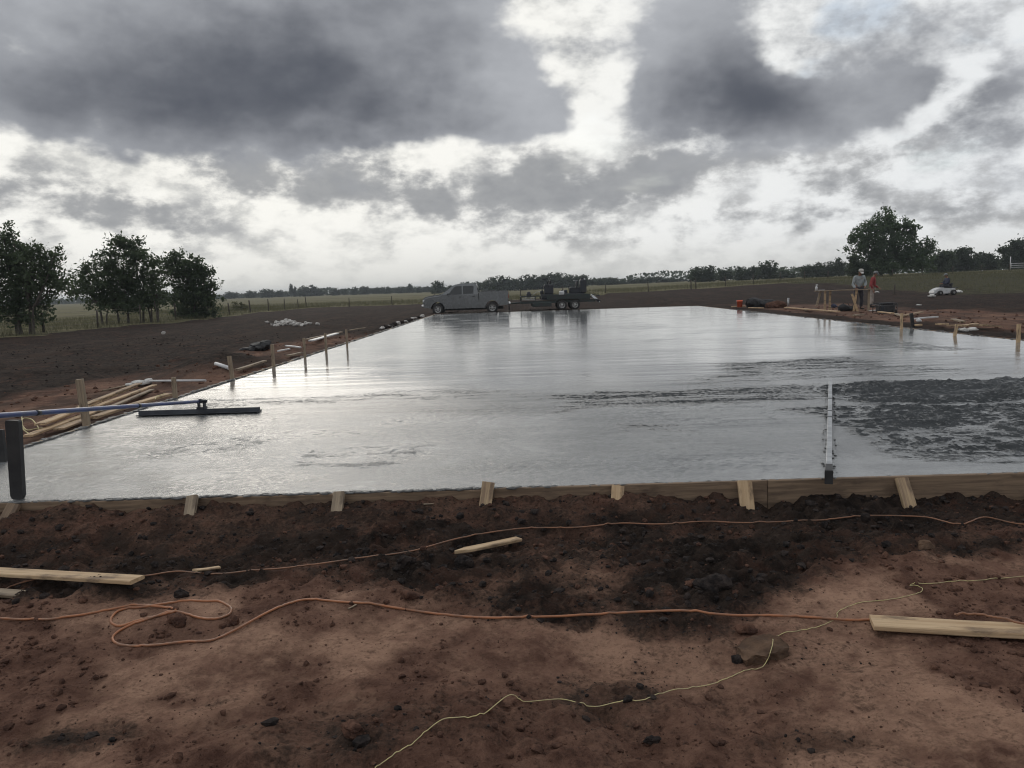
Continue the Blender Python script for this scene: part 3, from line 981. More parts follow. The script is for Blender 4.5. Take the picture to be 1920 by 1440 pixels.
# lumber pile at the far left form
GP_ = 'boards in the loose lumber pile'
for i, (pa, pb, lift, w, mt, lb) in enumerate((
        ((52, 822), (180, 775), 0.02, 0.12, 'pine', 'lowest pale board of the lumber pile, its end by the wet slab corner'),
        ((76, 810), (160, 775), 0.10, 0.14, 'pine', 'wide pale board on top of the lumber pile near end'),
        ((95, 800), (253, 731), 0.06, 0.10, 'pine', 'long pale board of the lumber pile reaching under the blue pole'),
        ((150, 776), (262, 729), 0.10, 0.10, 'stained_pine', 'uppermost stained board at the far end of the lumber pile'),
        ((180, 768), (290, 727), 0.04, 0.10, 'pine', 'pale board of the lumber pile ending nearest the white rag'),
        ((185, 775), (285, 733), 0.01, 0.09, 'grey_pine', 'grey board at the bottom far side of the lumber pile'),
        ((110, 808), (165, 788), 0.01, 0.14, 'stained_pine', 'dirty short board between the lumber pile and the slab edge'))):
    A, B = lie(pa, pb, w, 0.024, lift*0.8, z=0.14)
    plank('board', A, B, w*0.9, 0.024, mt, lb, 'board', GP_)
A, B = lie((176, 785), (262, 757), 0.1, 0.03, 0.0, z=0.17)
plank('board', A, B, 0.12, 0.035, 'stained_pine', 'concrete spattered board flush with the slab beside the tall grey stake', 'board')
A, B = lie((262, 757), (318, 741), 0.1, 0.03, 0.0, z=0.17)
plank('board', A, B, 0.12, 0.035, 'pine', 'pale board along the slab edge behind the bull float', 'board')
# pipes and rag
def pipe(name, pts, r, mat, label, cat, n=8):
    o = MB().tube(pts, r, n).build(name, mat)
    return tag(o, label, cat)
A, B = lie((272, 719), (386, 718), 0.03, 0.03, 0.03)
pipe('plastic_pipe', [A, (A+B)/2, B], 0.02, 'white_plastic', 'long thin white pipe lying behind the short grey stake', 'pipe')
A, B = lie((192, 734), (245, 723), 0.03, 0.03, 0.0)
pipe('plastic_pipe', [A, (A+B)/2, B], 0.015, 'grey_pine', 'thin brownish rod on red soil leading to the white rag', 'rod')
A, B = lie((405, 687), (431, 696), 0.04, 0.05, 0.04)
pipe('plastic_pipe', [A, B], 0.04, 'white_plastic', 'short fat white pipe leaning on a grey stake', 'pipe')
c = gp(262, 723)
mb = MB()
mb.ball((0, 0, 0.05), (0.20, 0.10, 0.05), 3, 3, 0.16); mb.ball((0.16, 0.02, 0.06), (0.10, 0.07, 0.07), 8, 2, 0.2); mb.ball((-.17, -.02, .03), (.12, .05, .03), 5, 2, .2)
tag(mb.build('rag', 'white_cloth', loc=(c[0], c[1], hz1(c[0], c[1]))), 'crumpled white rag lying at the far end of the lumber pile', 'rag')
# yellow rope loop
pts = []
z0 = 0.2
for (px, py, dz) in ((41, 783, 0.05), (42, 795, 0.02), (44, 805, 0.0), (60, 815, 0.0), (75, 811, .02), (62, 795, .10), (46, 793, .12), (41, 800, .1), (50, 809, .04), (66, 806, .02), (80, 803, 0.01)):
    p = sp(px, py, 0.15); pts.append((p[0], p[1], 0.15+dz*0.5))
def smooth_path(pts, k=6):
    P = [Vector(p) for p in pts]
    out = []
    for i in range(len(P)-1):
        p0, p1, p2, p3 = P[max(i-1, 0)], P[i], P[i+1], P[min(i+2, len(P)-1)]
        for j in range(k):
            t = j/k
            out.append(0.5*((2*p1) + (p2-p0)*t + (2*p0-5*p1+4*p2-p3)*t*t + (3*p1-p0-3*p2+p3)*t*t*t))
    out.append(P[-1])
    return out
pipe('rope', smooth_path(pts), 0.007, 'yellow_twine', 'loose loop of pale yellow rope beside the black upright post', 'rope', 5)
pts = [sp(px, py, 0.22) for (px, py) in ((291, 749), (294, 743), (302, 741), (308, 738))]
pipe('rope', smooth_path(pts), 0.006, 'yellow_twine', 'short curl of pale rope on the slab edge beyond the blue pole', 'rope', 5)
# black upright post and stub
b0 = sp(30, 938, SLAB_Z)
mb = MB()
prof = [(-0.047, 0.03), (-0.036, 0.004), (-0.02, 0.0), (0.02, 0.0), (0.036, 0.004), (0.047, 0.03), (0.051, 0.58), (0.045, 0.595), (-0.045, 0.595), (-0.051, 0.58)]
mb.prism(prof, -0.022, 0.022)
o = mb.build('post', 'black_plastic', loc=(b0[0], b0[1]+0.03, SLAB_Z+0.003))
o.rotation_euler = (0, R(2.6), 0)
tag(o, 'black upright post standing on the slab edge under the blue pole', 'post')
stake(4, 866, 0.30, 'dark stake stub on the slab edge beside the black upright post', None, w=0.09, mat='black_plastic')

# bull float: head, bracket, blue pole
hd = empty('bull_float', (0, 0, 0), 0, 'bull float with a long blue pole and dark flat head resting on wet concrete', 'bull float')
a = sp(262, 780, SLAB_Z); b = sp(487, 773, SLAB_Z)
c = (a+b)/2
ax = Vector(b-a); Lh = ax.length
M3 = rot_to(ax)
prof = [(-0.10, 0.012), (-0.085, 0.0), (0.085, 0.0), (0.10, 0.012), (0.098, 0.016), (0.030, 0.014), (0.022, 0.060), (-0.022, 0.060), (-0.030, 0.014), (-0.098, 0.016)]
mb = MB()
mb.add([(-Lh/2, y, z) for y, z in prof] + [(Lh/2, y, z) for y, z in prof],
       [list(range(10)), list(range(10, 20))[::-1]] + [(i, 10+i, 10+(i+1) % 10, (i+1) % 10) for i in range(10)])
head = mb.build('float_blade', 'dull_magnesium', hd)
head.matrix_world = Matrix.Translation(Vector((c[0], c[1], SLAB_Z+0.008))) @ M3.to_4x4()
pk = depth_at(378, 757, c[1]); p0 = depth_at(0, 779, 5.75)
kn = Vector((c[0]+0.0, c[1], SLAB_Z+0.06))
kn.x = pk[0]
mb = MB()
mb.box((kn.x, kn.y, kn.z+0.02), (0.10, 0.10, 0.03)); mb.box((kn.x-0.035, kn.y, kn.z+0.07), (0.012, 0.07, 0.10)); mb.box((kn.x+0.035, kn.y, kn.z+0.07), (0.012, 0.07, 0.10))
mb.tube([(kn.x-0.06, kn.y, kn.z+0.10), (kn.x+0.07, kn.y, kn.z+0.10)], 0.018, 8)
mb.tube([(kn.x+0.02, kn.y+.02, kn.z+0.10), (kn.x+0.02, kn.y-.10, kn.z+0.12)], 0.024, 8)
mb.build('pivot_bracket', 'dull_magnesium', hd)
s0 = Vector((kn.x, kn.y-0.06, kn.z+0.11)); e0 = Vector(p0)
e1 = e0 + (e0-s0)*0.42
mb = MB()
pts = [s0 + (e1-s0)*t + Vector((0, 0, -0.10*math.sin(math.pi*t))) for t in [i/14 for i in range(15)]]
off = Vector((0, 0, 0.10*math.sin(math.pi*(1/1.42))))
pts = [p + off*math.sin(math.pi*i/14) / math.sin(math.pi/1.42) for i, p in enumerate(pts)]
mb.tube(pts, 0.0215, 10)
mb.build('pole', 'blue_enamel', hd)
for t in (0.30, 0.62):
    p = s0 + (e1-s0)*t
    d = (e1-s0).normalized()
    MB().tube([p-d*0.03, p+d*0.03], 0.0235, 10).build('joint_collar', 'dark_metal', hd)

# straightedge on the slab
se = empty('straightedge', (0, 0, 0), 0, 'long pale metal straightedge lying away from the camera on the wet slab', 'straightedge')
a = Vector(sp(1554, 893, SLAB_Z+0.05)); b = Vector(sp(1557, 716, SLAB_Z+0.05))
a = a + (a-b).normalized()*0.02
L = (b-a).length; M3 = rot_to(b-a)
mb = MB()
mb.bbox((0, 0, 0), (L, 0.042, 0.086), 0.004)
bar = mb.build('bar', 'bright_metal', se)
bar.matrix_world = Matrix.Translation((a+b)/2 + Vector((0, 0, 0.0))) @ M3.to_4x4()
o = MB().bbox((0, 0, 0), (0.014, 0.056, 0.100), 0.003).build('end_cap', 'black_plastic', se)
o.matrix_world = Matrix.Translation(a - (b-a).normalized()*0.008) @ M3.to_4x4()
o = MB().bbox((0, 0, 0), (0.20, 0.050, 0.012), 0.003).build('end_sleeve', 'black_plastic', se)
o.matrix_world = Matrix.Translation(a + (b-a).normalized()*0.10 + Vector((0, 0, 0.045))) @ M3.to_4x4()
for t in (0.43, 0.50, 0.66):
    o = MB().bbox((0, 0, 0), (0.05, 0.047, 0.091), 0.003).build('clamp_band', 'dull_magnesium', se)
    o.matrix_world = Matrix.Translation(a.lerp(b, t)) @ M3.to_4x4()
mb = MB()
for i in range(70):
    t = r1.random(); s = r1.uniform(.004, .012)
    p = a.lerp(b, t)
    mb.ball((p.x + r1.choice((-1, 1))*r1.uniform(.028, .06), p.y, SLAB_Z+0.006), (s, s*1.6, s*.6), i, 1, .25)
tag(mb.build('concrete_crumbs', 'cement_smear'), kind='stuff')


# ------------------------------------------------------------------ cords and twine
def on_ground(px_pts, r, k=10, dzs=None):
    P = [gp(px, py) for px, py in px_pts]
    base = smooth_path([(p[0], p[1], 0) for p in P], k)
    dense = [base[0]]
    for p in base[1:]:
        dd = (p-dense[-1]).length
        m_ = max(1, int(dd/0.03))
        q = dense[-1].copy()
        for j in range(1, m_+1): dense.append(q.lerp(p, j/m_))
    xy = np.array([(p.x, p.y) for p in dense])
    z = H(xy[:, 0], xy[:, 1])
    k_ = np.ones(9)/9
    zp = np.pad(z, 4, mode='edge')
    zm = np.max(np.stack([zp[i:i+len(z)] for i in range(9)]), 0)
    zs = np.convolve(np.pad(zm, 4, mode='edge'), k_, 'valid')
    z = np.maximum(z, np.convolve(np.pad(np.maximum(z, zs-0.004), 4, mode='edge'), k_, 'valid'))
    w_ = 0.75 + 1.3*fbm(xy[:, 0]*4, xy[:, 1]*4, 2, 0.5, 61)          # sunk into the soil in places
    return [(x, y, zz+r*min(1.0, k2)) for (x, y), zz, k2 in zip(xy, z, w_)]


def cord(name, px_pts, r, mat, label, cat, n=6, raise_at=None):
    pts = on_ground(px_pts, r)
    if raise_at:
        pts = [(x, y, max(z, raise_at(x, y))) for x, y, z in pts]
    o = MB().tube(pts, r, n).build(name, mat)
    return tag(o, label, cat)


cord('extension_cord', [(-60, 1165), (0, 1163), (50, 1164), (96, 1164), (150, 1155), (210, 1145), (270, 1139), (320, 1141), (328, 1149), (300, 1156), (262, 1165), (232, 1174), (214, 1172), (208, 1162),
                        (222, 1148), (260, 1141), (320, 1133), (375, 1128), (408, 1128), (428, 1137), (434, 1146), (424, 1157), (395, 1162), (362, 1158), (330, 1149), (290, 1158), (240, 1176),
                        (216, 1190), (212, 1201), (226, 1210), (270, 1212), (330, 1210), (390, 1204), (440, 1186), (490, 1160), (530, 1138), (570, 1128), (620, 1128), (680, 1134), (740, 1142),
                        (800, 1152), (880, 1158), (980, 1161), (1100, 1157), (1240, 1159), (1330, 1156), (1420, 1155), (1520, 1160), (1600, 1166), (1660, 1168), (1780, 1170)],
     0.0062, 'orange_rubber', 'thick orange extension cord with two loops on bare red soil', 'cord')
cord('extension_cord', [(-60, 1140), (0, 1118), (20, 1105), (45, 1097), (120, 1098), (200, 1097), (270, 1089), (330, 1081), (400, 1077), (480, 1073), (560, 1062), (660, 1050), (760, 1036), (860, 1021), (960, 1000),
                        (1030, 997), (1100, 994), (1180, 989), (1260, 984), (1330, 983), (1420, 980), (1500, 978), (1550, 977), (1640, 978), (1730, 979), (1800, 983), (1850, 981), (1920, 988), (1990, 994)],
     0.0045, 'dull_orange_rubber', 'thin dusty orange cord running over the dark clods near the form', 'cord',
     raise_at=None)
cord('extension_cord', [(1790, 1171), (1830, 1171), (1870, 1178), (1910, 1188), (1960, 1192), (2030, 1196)], 0.0055, 'dull_orange_rubber', 'brownish cord end lying across the wide pale board', 'cord',
     raise_at=lambda x, y: hz1(x, y)+0.052)
ST = gp(1428, 1228)
def over_stone(x, y):
    return hz1(x, y) + 0.075*math.exp(-(((x-ST[0])/0.11)**2+((y-ST[1]-0.02)/0.07)**2))
cord('twine', [(690, 1455), (710, 1437), (735, 1420), (765, 1400), (790, 1381), (830, 1362), (900, 1339), (960, 1321), (985, 1318), (1050, 1319), (1100, 1327), (1150, 1324), (1210, 1314), (1270, 1300), (1300, 1289),
               (1350, 1278), (1390, 1262), (1420, 1256), (1440, 1243), (1449, 1226), (1446, 1210), (1436, 1206), (1426, 1203), (1440, 1206), (1448, 1199), (1470, 1188), (1510, 1182), (1540, 1174), (1568, 1160),
               (1570, 1150), (1585, 1141), (1605, 1133), (1650, 1127), (1700, 1119), (1728, 1110), (1724, 1101), (1706, 1099), (1726, 1097), (1760, 1095), (1830, 1091), (1920, 1083), (1990, 1079)],
     0.0019, 'yellow_twine', 'yellow mason line looping over the flat sandstone and on across red soil', 'string', 5, raise_at=lambda x, y: over_stone(x, y)+0.004)

# ------------------------------------------------------------------ stones and lumps one can tell apart
def lump(name, px, py, w, h, mat, label, cat='stone', seed=0, sub=3, rough=0.16, d=None, rz=0.0, sink=0.3):
    c = gp(px, py)
    mb = MB().ball((0, 0, 0), (w/2, (d or w*0.7)/2, h/2), seed, sub, rough, sm=False)
    o = mb.build(name, mat, loc=(c[0], c[1], hz1(c[0], c[1]) + h*(0.5-sink)))
    o.rotation_euler = (0, 0, rz)
    return tag(o, label, cat)


mb = MB().ball((0, 0, 0), (0.118, 0.078, 0.036), 31, 4, 0.07, sm=False)
for i, (x, y, z) in enumerate(mb.v):                       # broken slab: split flat on top, stepped and undercut at the front
    zt = 0.020 + 0.16*x + 0.006*math.sin(x*60+y*40)
    x2 = max(-0.104, min(0.108, x*1.18)) + 0.006*math.sin(z*170+y*60)
    y2 = max(-0.062 + 0.05*abs(x) + 0.008*math.sin(x*90), y*1.2) + 0.004*math.sin(x*130+z*90)
    mb.v[i] = (x2, y2, min(z*1.9, zt))
o = mb.build('sandstone_slab', 'sandstone', loc=(ST[0], ST[1], max(hz1(ST[0]+dx_, ST[1]+dy_) for dx_ in (-.08, 0, .08) for dy_ in (-.05, 0, .04))+0.014))
o.rotation_euler = (R(6), 0, R(8))
tag(o, 'flat tilted sandstone with yellow string looped over its top', 'stone')
lump('stone', 331, 1169, 0.095, 0.075, 'clod', 'round brown lump lying inside the orange cord loop', 'clod', 2)
lump('clod', 436, 1172, 0.065, 0.060, 'clod', 'dark red clod touching the orange cord right of the loop', 'clod', 5, rough=.22)
lump('clod', 419, 1177, 0.035, 0.03, 'clod', 'small red clod just beside the dark red clod at the cord', 'clod', 6, rough=.22)
lump('stone', 1736, 1030, 0.115, 0.085, 'sandstone', 'rounded brown stone among dark clods above the yellow string', 'stone', 9)
lump('clod', 1338, 1106, 0.16, 0.11, 'dark_clod', 'large grey clod at the lower edge of the dark soil', 'clod', 12, rough=.2)
lump('clod', 1401, 1187, 0.095, 0.07, 'clod', 'brown clod just behind the flat sandstone', 'clod', 14, rough=.2)
lump('clod', 1296, 1100, 0.075, 0.05, 'clod', 'reddish clod beside the large grey clod', 'clod', 15, rough=.2)
lump('clod', 1622, 974, 0.06, 0.06, 'dark_clod', 'small dark clod sitting against the thin cord under the split stake', 'clod', 17)
lump('clod', 875, 1062, 0.11, 0.09, 'dark_clod', 'dark clod just below the loose pointed stake', 'clod', 19, rough=.2)
lump('clod', 757, 1058, 0.10, 0.08, 'dark_clod', 'dark clod left of the loose pointed stake under the thin cord', 'clod', 21, rough=.2)
lump('clod', 765, 1120, 0.09, 0.05, 'clod', 'brown clod between the thin cord and the thick cord', 'clod', 23, rough=.2)
lump('clod', 1222, 1392, 0.05, 0.035, 'dark_clod', 'small dark clod alone on smooth red soil below the yellow string', 'clod', 25, rough=.2)
lump('clod', 340, 1118, 0.07, 0.05, 'dark_clod', 'dark clod between the long pale board and the cord loop', 'clod', 27, rough=.2)
lump('clod', 665, 1372, 0.085, 0.05, 'clod', 'reddish lump on the churned soil near the string end', 'clod', 28, rough=.2)

# ------------------------------------------------------------------ loose clods, uncountable
def ico(sub):
    bm = bmesh.new(); bmesh.ops.create_icosphere(bm, subdivisions=sub, radius=1.0); bm.verts.index_update()
    v = np.array([list(x.co) for x in bm.verts]); f = np.array([[q.index for q in p.verts] for p in bm.faces]); bm.free()
    return v, f


def clod_field(name, pts, sizes, sub, mat, seed):
    g = np.random.default_rng(seed)
    v0, f0 = ico(sub)
    n, k = len(pts), len(v0)
    jit = 1 + g.uniform(-0.26, 0.26, (n, k, 1))
    V = v0[None]*jit*sizes[:, None, None]*g.uniform(0.65, 1.25, (n, 1, 3))
    a = g.uniform(0, 6.28, n); c_, s_ = np.cos(a)[:, None], np.sin(a)[:, None]
    x = V[..., 0]*c_ - V[..., 1]*s_; y = V[..., 0]*s_ + V[..., 1]*c_
    V = np.stack([x, y, V[..., 2]*0.75], -1) + pts[:, None, :]
    Fc = f0[None] + (np.arange(n)*k)[:, None, None]
    o = link(name, np_mesh(name, V.reshape(-1, 3), Fc.reshape(-1, 3), mat, smooth_=False))
    return tag(o, kind='stuff')


def scatter(n, x0, x1, y0, y1, g, want):
    x = g.uniform(x0, x1, n); y = y0 + (y1-y0)*g.uniform(0, 1, n)**1.0
    dk, gr_, sm_, wd_ = zones(x, y)
    keep = g.uniform(0, 1, n) < want(np.clip(dk*1.3-.25, 0, 1), sm_, gr_)
    return x[keep], y[keep]


g = np.random.default_rng(3)
for nm, mat, n, sub, s0_, s1_, want, sd_ in (
        ('clods', 'dark_clod', 9000, 1, 0.006, 0.030, lambda d, s, gr: np.clip(d*1.1-.1, 0, 1), 1),
        ('clods', 'dark_clod', 15000, 0 or 1, 0.003, 0.010, lambda d, s, gr: np.clip(d, 0, 1), 2),
        ('clods', 'clod', 14000, 1, 0.004, 0.024, lambda d, s, gr: (1-d)*(1-s)**2*0.8, 3),
        ('clods', 'clod', 16000, 1, 0.002, 0.009, lambda d, s, gr: (1-d)*(1-0.7*s)*0.9, 4)):
    x, y = scatter(n, -4.3, 4.3, 2.2, SY0-0.06, g, want)
    s = s0_ + (s1_-s0_)*g.uniform(0, 1, len(x))**5.0
    clod_field(nm, np.stack([x, y, H(x, y)+s*0.25], 1), s, sub, mat, sd_)
x, y = scatter(5000, -16, SX0-0.1, 6, 34, g, lambda d, s, gr: 0.75*(1-gr)*(1-d))
s = 0.010+0.05*g.uniform(0, 1, len(x))**5
clod_field('clods', np.stack([x, y, H(x, y)+s*0.1], 1), s, 1, 'clod', 9)
x, y = scatter(6000, -18, SX0-0.1, 6, 34, g, lambda d, s, gr: 0.75*(1-gr)*d)
s = 0.008+0.026*g.uniform(0, 1, len(x))**5
clod_field('clods', np.stack([x, y, H(x, y)+s*0.0], 1), s, 1, 'dark_clod', 11)
x, y = scatter(5000, SX1+0.1, 26, 12, 42, g, lambda d, s, gr: 0.6*(1-gr)*(1-d))
s = 0.010+0.06*g.uniform(0, 1, len(x))**5
clod_field('clods', np.stack([x, y, H(x, y)+s*0.2], 1), s, 1, 'clod', 10)

# ------------------------------------------------------------------ pickup truck
def wheel(parent, c, r, w, rim_r, name='wheel', side=-1):
    """tyre and rim; side -1 shows its face towards -y"""
    t = MB().lathe([(rim_r, -w/2), (r*0.93, -w/2), (r, -w*0.32), (r, w*0.32), (r*0.93, w/2), (rim_r, w/2), (rim_r, -w/2)], c, 22, 'y').build(name, 'tyre_rubber', parent)
    mb = MB()
    f = side*w*0.42
    mb.lathe([(rim_r, -w*0.45), (rim_r, w*0.45)], c, 22, 'y')
    mb.lathe([(rim_r, f), (rim_r*0.86, f*0.9), (rim_r*0.80, f*0.55)], c, 22, 'y')
    mb.lathe([(rim_r*0.30, f*1.05), (rim_r*0.28, f*1.15), (0.001, f*1.15)], c, 12, 'y')
    for k in range(6):
        a = 2*math.pi*k/6
        m_ = Matrix.Rotation(-a, 3, 'Y')
        mb.box(Vector(c) + m_ @ Vector((rim_r*0.52, f*0.8, 0)), (rim_r*0.62, w*0.14, rim_r*0.26), m_)
    mb.build('rim', 'rim_metal', t)
    return t


TD = 53.0
tp = depth_at(795, 585, TD)
tz = hz1(tp[0]+2.8, TD) + 0.0
T = empty('pickup_truck', (tp[0], TD-0.95, tz), R(1.0), 'grey extended cab pickup truck parked past the far end of the wet slab', 'truck')
T.scale = (1, 1, 1.07)
arch = lambda cx, r, z0: [(cx + r*math.cos(a), 0.36 + r*math.sin(a)) for a in [R(180 - k*180/10) for k in range(11)] if 0.36 + r*math.sin(a) > z0-0.001]
lower = [(0.06, 0.46), (0.04, 0.62), (0.10, 0.66), (0.08, 0.98), (0.14, 1.07), (0.30, 1.14), (0.80, 1.215), (1.22, 1.25), (1.34, 1.22), (3.70, 1.18), (3.70, 0.80), (5.60, 0.80), (5.62, 0.62), (5.60, 0.50)]
low = lower + [(5.02, 0.45)] + arch(4.58, 0.44, 0.36)[::-1] + [(4.12, 0.36), (1.46, 0.36)] + arch(1.02, 0.44, 0.36)[::-1] + [(0.56, 0.42)]
mb = MB().prism(low, 0.0, 1.94)
body = mb.build('body', 'silver_paint', T)
bm = bmesh.new(); bm.from_mesh(body.data)
es = [e for e in bm.edges if abs(e.verts[0].co.y-e.verts[1].co.y) < 1e-5]
hi = [e for e in es if min(e.verts[0].co.z, e.verts[1].co.z) > 0.9 and max(e.verts[0].co.x, e.verts[1].co.x) < 3.6]
bmesh.ops.bevel(bm, geom=hi, offset=0.11, segments=3, affect='EDGES', clamp_overlap=True)
bm.to_mesh(body.data); bm.free()
# bed: sides, front wall, tailgate
for y in (0.0, 1.86):
    mb = MB().prism([(3.74, 0.80), (5.60, 0.80), (5.66, 1.20), (5.60, 1.32), (3.74, 1.31)], y+0.004, y+0.076)
    mb.prism([(3.74, 1.31), (5.61, 1.325), (5.61, 1.355), (3.74, 1.34)], y-0.004, y+0.09, 0)
    mb.build('bed_side', 'silver_paint', T)
MB().box((3.76, 0.97, 1.05), (0.05, 1.78, 0.50)).build('bed_front', 'silver_paint', T)
tg = MB().bbox((5.625, 0.97, 1.04), (0.07, 1.76, 0.52), 0.02).build('tailgate', 'silver_paint', T)
MB().box((5.665, 0.97, 1.18), (0.012, 0.24, 0.06)).build('handle', 'black_plastic', tg)
MB().bbox((4.35, 1.2, 1.22), (0.9, 0.8, 0.34), 0.04).bbox((5.0, 0.7, 1.15), (0.6, 0.5, 0.30), 0.05).build('bed_load', 'black_plastic', T)
# cab
def hw(z): return 0.95 - 0.20*max(0, (z-1.15))/0.7
cabp = [(1.26, 1.20), (2.02, 1.74), (2.20, 1.81), (2.55, 1.86), (3.20, 1.875), (3.58, 1.84), (3.69, 1.17)]
vs = [(x, 0.97-hw(z), z) for x, z in cabp] + [(x, 0.97+hw(z), z) for x, z in cabp]
n = len(cabp)
mb = MB().add(vs, [list(range(n)), list(range(n, 2*n))[::-1]] + [(i, n+i, n+(i+1) % n, (i+1) % n) for i in range(n)])
cab = mb.build('cab', 'silver_paint', T)
bm = bmesh.new(); bm.from_mesh(cab.data)
bmesh.ops.bevel(bm, geom=[e for e in bm.edges if abs(e.verts[0].co.y-e.verts[1].co.y) < 1e-5 and e.verts[0].co.z > 1.3], offset=0.09, segments=3, affect='EDGES')
bm.to_mesh(cab.data); bm.free()
for sgn in (-1, 1):
    def W(poly, name='window'):
        out = []
        for x, z in poly:
            out.append((x, 0.97 + sgn*(hw(z)+0.006), z))
        inn = [(x, y-sgn*0.02, z) for x, y, z in out]
        k = len(out)
        MB().add(out+inn, [list(range(k)), list(range(k, 2*k))[::-1]] + [(i, k+i, k+(i+1) % k, (i+1) % k) for i in range(k)]).build(name, 'tinted_glass', T)
    W([(1.72, 1.20), (2.62, 1.22), (2.62, 1.72), (2.24, 1.71), (2.08, 1.62)])
    W([(2.70, 1.22), (3.38, 1.24), (3.40, 1.68), (3.36, 1.71), (2.70, 1.72)])
    # doors as panels a little proud of the body
    yo = 0.97 + sgn*0.972
    for xx0, xx1 in ((1.52, 2.66), (2.68, 3.52)):
        d = MB().prism([(xx0, 0.48), (xx1, 0.48), (xx1, 1.14), (xx0, 1.15)], yo-0.006, yo+0.006).build('door', 'silver_paint', T)
        MB().bbox((xx1-0.15, yo+sgn*0.02, 1.06), (0.16, 0.03, 0.035), 0.008).build('handle', 'black_plastic', d)
    MB().ball((1.70, 0.97+sgn*1.07, 1.27), (0.06, 0.11, 0.09), 1, 2, 0).tube([(1.70, 0.97+sgn*0.93, 1.22), (1.70, 0.97+sgn*1.05, 1.26)], 0.025, 6).build('mirror', 'silver_paint', T)
    MB().bbox((0.12, 0.97+sgn*0.78, 0.86), (0.13, 0.34, 0.19), 0.03).build('headlight', 'lamp_lens', T)
    MB().bbox((5.63, 0.97+sgn*0.90, 1.08), (0.07, 0.11, 0.34), 0.02).build('tail_lamp', 'red_lens', T)
    # arch lips
    for cx in (1.02, 4.58):
        MB().tube([(cx+0.45*math.cos(a), yo, 0.36+0.45*math.sin(a)) for a in [R(8+k*164/12) for k in range(13)]], 0.022, 6).build('wheel_arch', 'silver_paint', T)
        wheel(T, (cx, 0.97+sgn*0.83, 0.36), 0.36, 0.24, 0.215, side=sgn)
mb = MB()
wp = [(1.34, 1.262), (2.00, 1.732)]
nrm = Vector((-0.54, 0, 0.84)).normalized()*0.006
vs = []
for (x, z) in wp:
    for s in (-1, 1): vs.append(Vector((x, 0.97+s*(hw(z)-0.08), z))+nrm)
vs2 = [v-nrm*3 for v in vs]
mb.add(vs+vs2, [(0, 1, 3, 2), (4, 6, 7, 5), (0, 4, 5, 1), (2, 3, 7, 6), (0, 2, 6, 4), (1, 5, 7, 3)]).build('windscreen', 'tinted_glass', T)
MB().box((3.66, 0.97, 1.50), (0.02, 1.30, 0.36), Matrix.Rotation(R(-9), 3, 'Y')).build('rear_window', 'tinted_glass', T)
MB().bbox((0.06, 0.97, 0.86), (0.07, 1.10, 0.24), 0.02).build('grille', 'black_plastic', T)
MB().bbox((0.06, 0.97, 0.56), (0.20, 1.98, 0.20), 0.05).build('front_bumper', 'chrome', T)
MB().bbox((5.70, 0.97, 0.58), (0.16, 1.86, 0.16), 0.04).build('rear_bumper', 'chrome', T)
MB().box((3.0, 0.97, 0.33), (4.6, 1.1, 0.16)).tube([(1.02, 0.2, 0.36), (1.02, 1.74, 0.36)], 0.05, 8).tube([(4.58, 0.2, 0.36), (4.58, 1.74, 0.36)], 0.06, 8).build('chassis', 'black_plastic', T)
MB().bbox((1.18, 0.97, 1.262), (0.16, 1.3, 0.02), 0.006).build('wiper_cowl', 'black_plastic', T)

# ------------------------------------------------------------------ trailer with machines
XD = 54.6
xp = depth_at(958, 580, XD)
xz = hz1(xp[0]+3.5, XD)+0.0
TR = empty('utility_trailer', (xp[0], XD-0.8, xz), R(1.5), 'dark tandem axle flatbed trailer hitched behind the grey pickup', 'trailer')
mb = MB()
for y in (0.05, 1.75): mb.box((3.2, y, 0.56), (5.0, 0.09, 0.15))
for x in (0.75, 2.0, 3.3, 4.6, 5.68): mb.box((x, 0.9, 0.56), (0.08, 1.62, 0.12))
mb.tube([(0.72, 0.05, 0.56), (-0.35, 0.85, 0.50)], 0.05, 6).tube([(0.72, 1.75, 0.56), (-0.35, 0.95, 0.50)], 0.05, 6)
mb.build('frame', 'trailer_paint', TR)
for k in range(8):
    MB().box((3.2, 0.15+k*0.214, 0.66), (4.95, 0.205, 0.045)).build('deck_plank', 'fence_wood', TR)
mb = MB()
for x in (0.72, 1.7, 2.7): mb.box((x, 0.03, 0.80), (0.05, 0.04, 0.34)).box((x, 1.77, 0.80), (0.05, 0.04, 0.34))
mb.box((1.72, 0.03, 0.97), (2.05, 0.045, 0.05)).box((1.72, 1.77, 0.97), (2.05, 0.045, 0.05)).box((0.72, 0.9, 0.97), (0.05, 1.7, 0.05))
mb.build('side_rail', 'trailer_paint', TR)
MB().tube([(-0.1, 0.72, 0.60), (-0.1, 0.72, 0.05)], 0.035, 8).box((-0.1, 0.72, 0.02), (0.2, 0.2, 0.03)).tube([(-0.1, .72, .6), (-.1, .72, .78), (.1, .72, .80)], 0.015, 6).build('jack_stand', 'dark_metal', TR)
MB().bbox((-0.40, 0.9, 0.50), (0.22, 0.12, 0.12), 0.02).build('coupler', 'dark_metal', TR)
for cx in (3.45, 4.32):
    for s, y in ((-1, -0.06), (1, 1.86)):
        wheel(TR, (cx, y, 0.33), 0.33, 0.20, 0.20, side=s)
    MB().tube([(cx, 0.0, 0.33), (cx, 1.8, 0.33)], 0.04, 8).build('axle', 'dark_metal', TR)
for y in (-0.06, 1.86):
    pr = [(2.98, 0.50), (3.06, 0.66), (3.22, 0.76), (4.55, 0.76), (4.71, 0.66), (4.79, 0.50), (4.74, 0.50), (4.67, 0.63), (4.53, 0.72), (3.24, 0.72), (3.10, 0.63), (3.03, 0.50)]
    MB().prism(pr, y-0.13, y+0.13).build('fender', 'trailer_paint', TR)
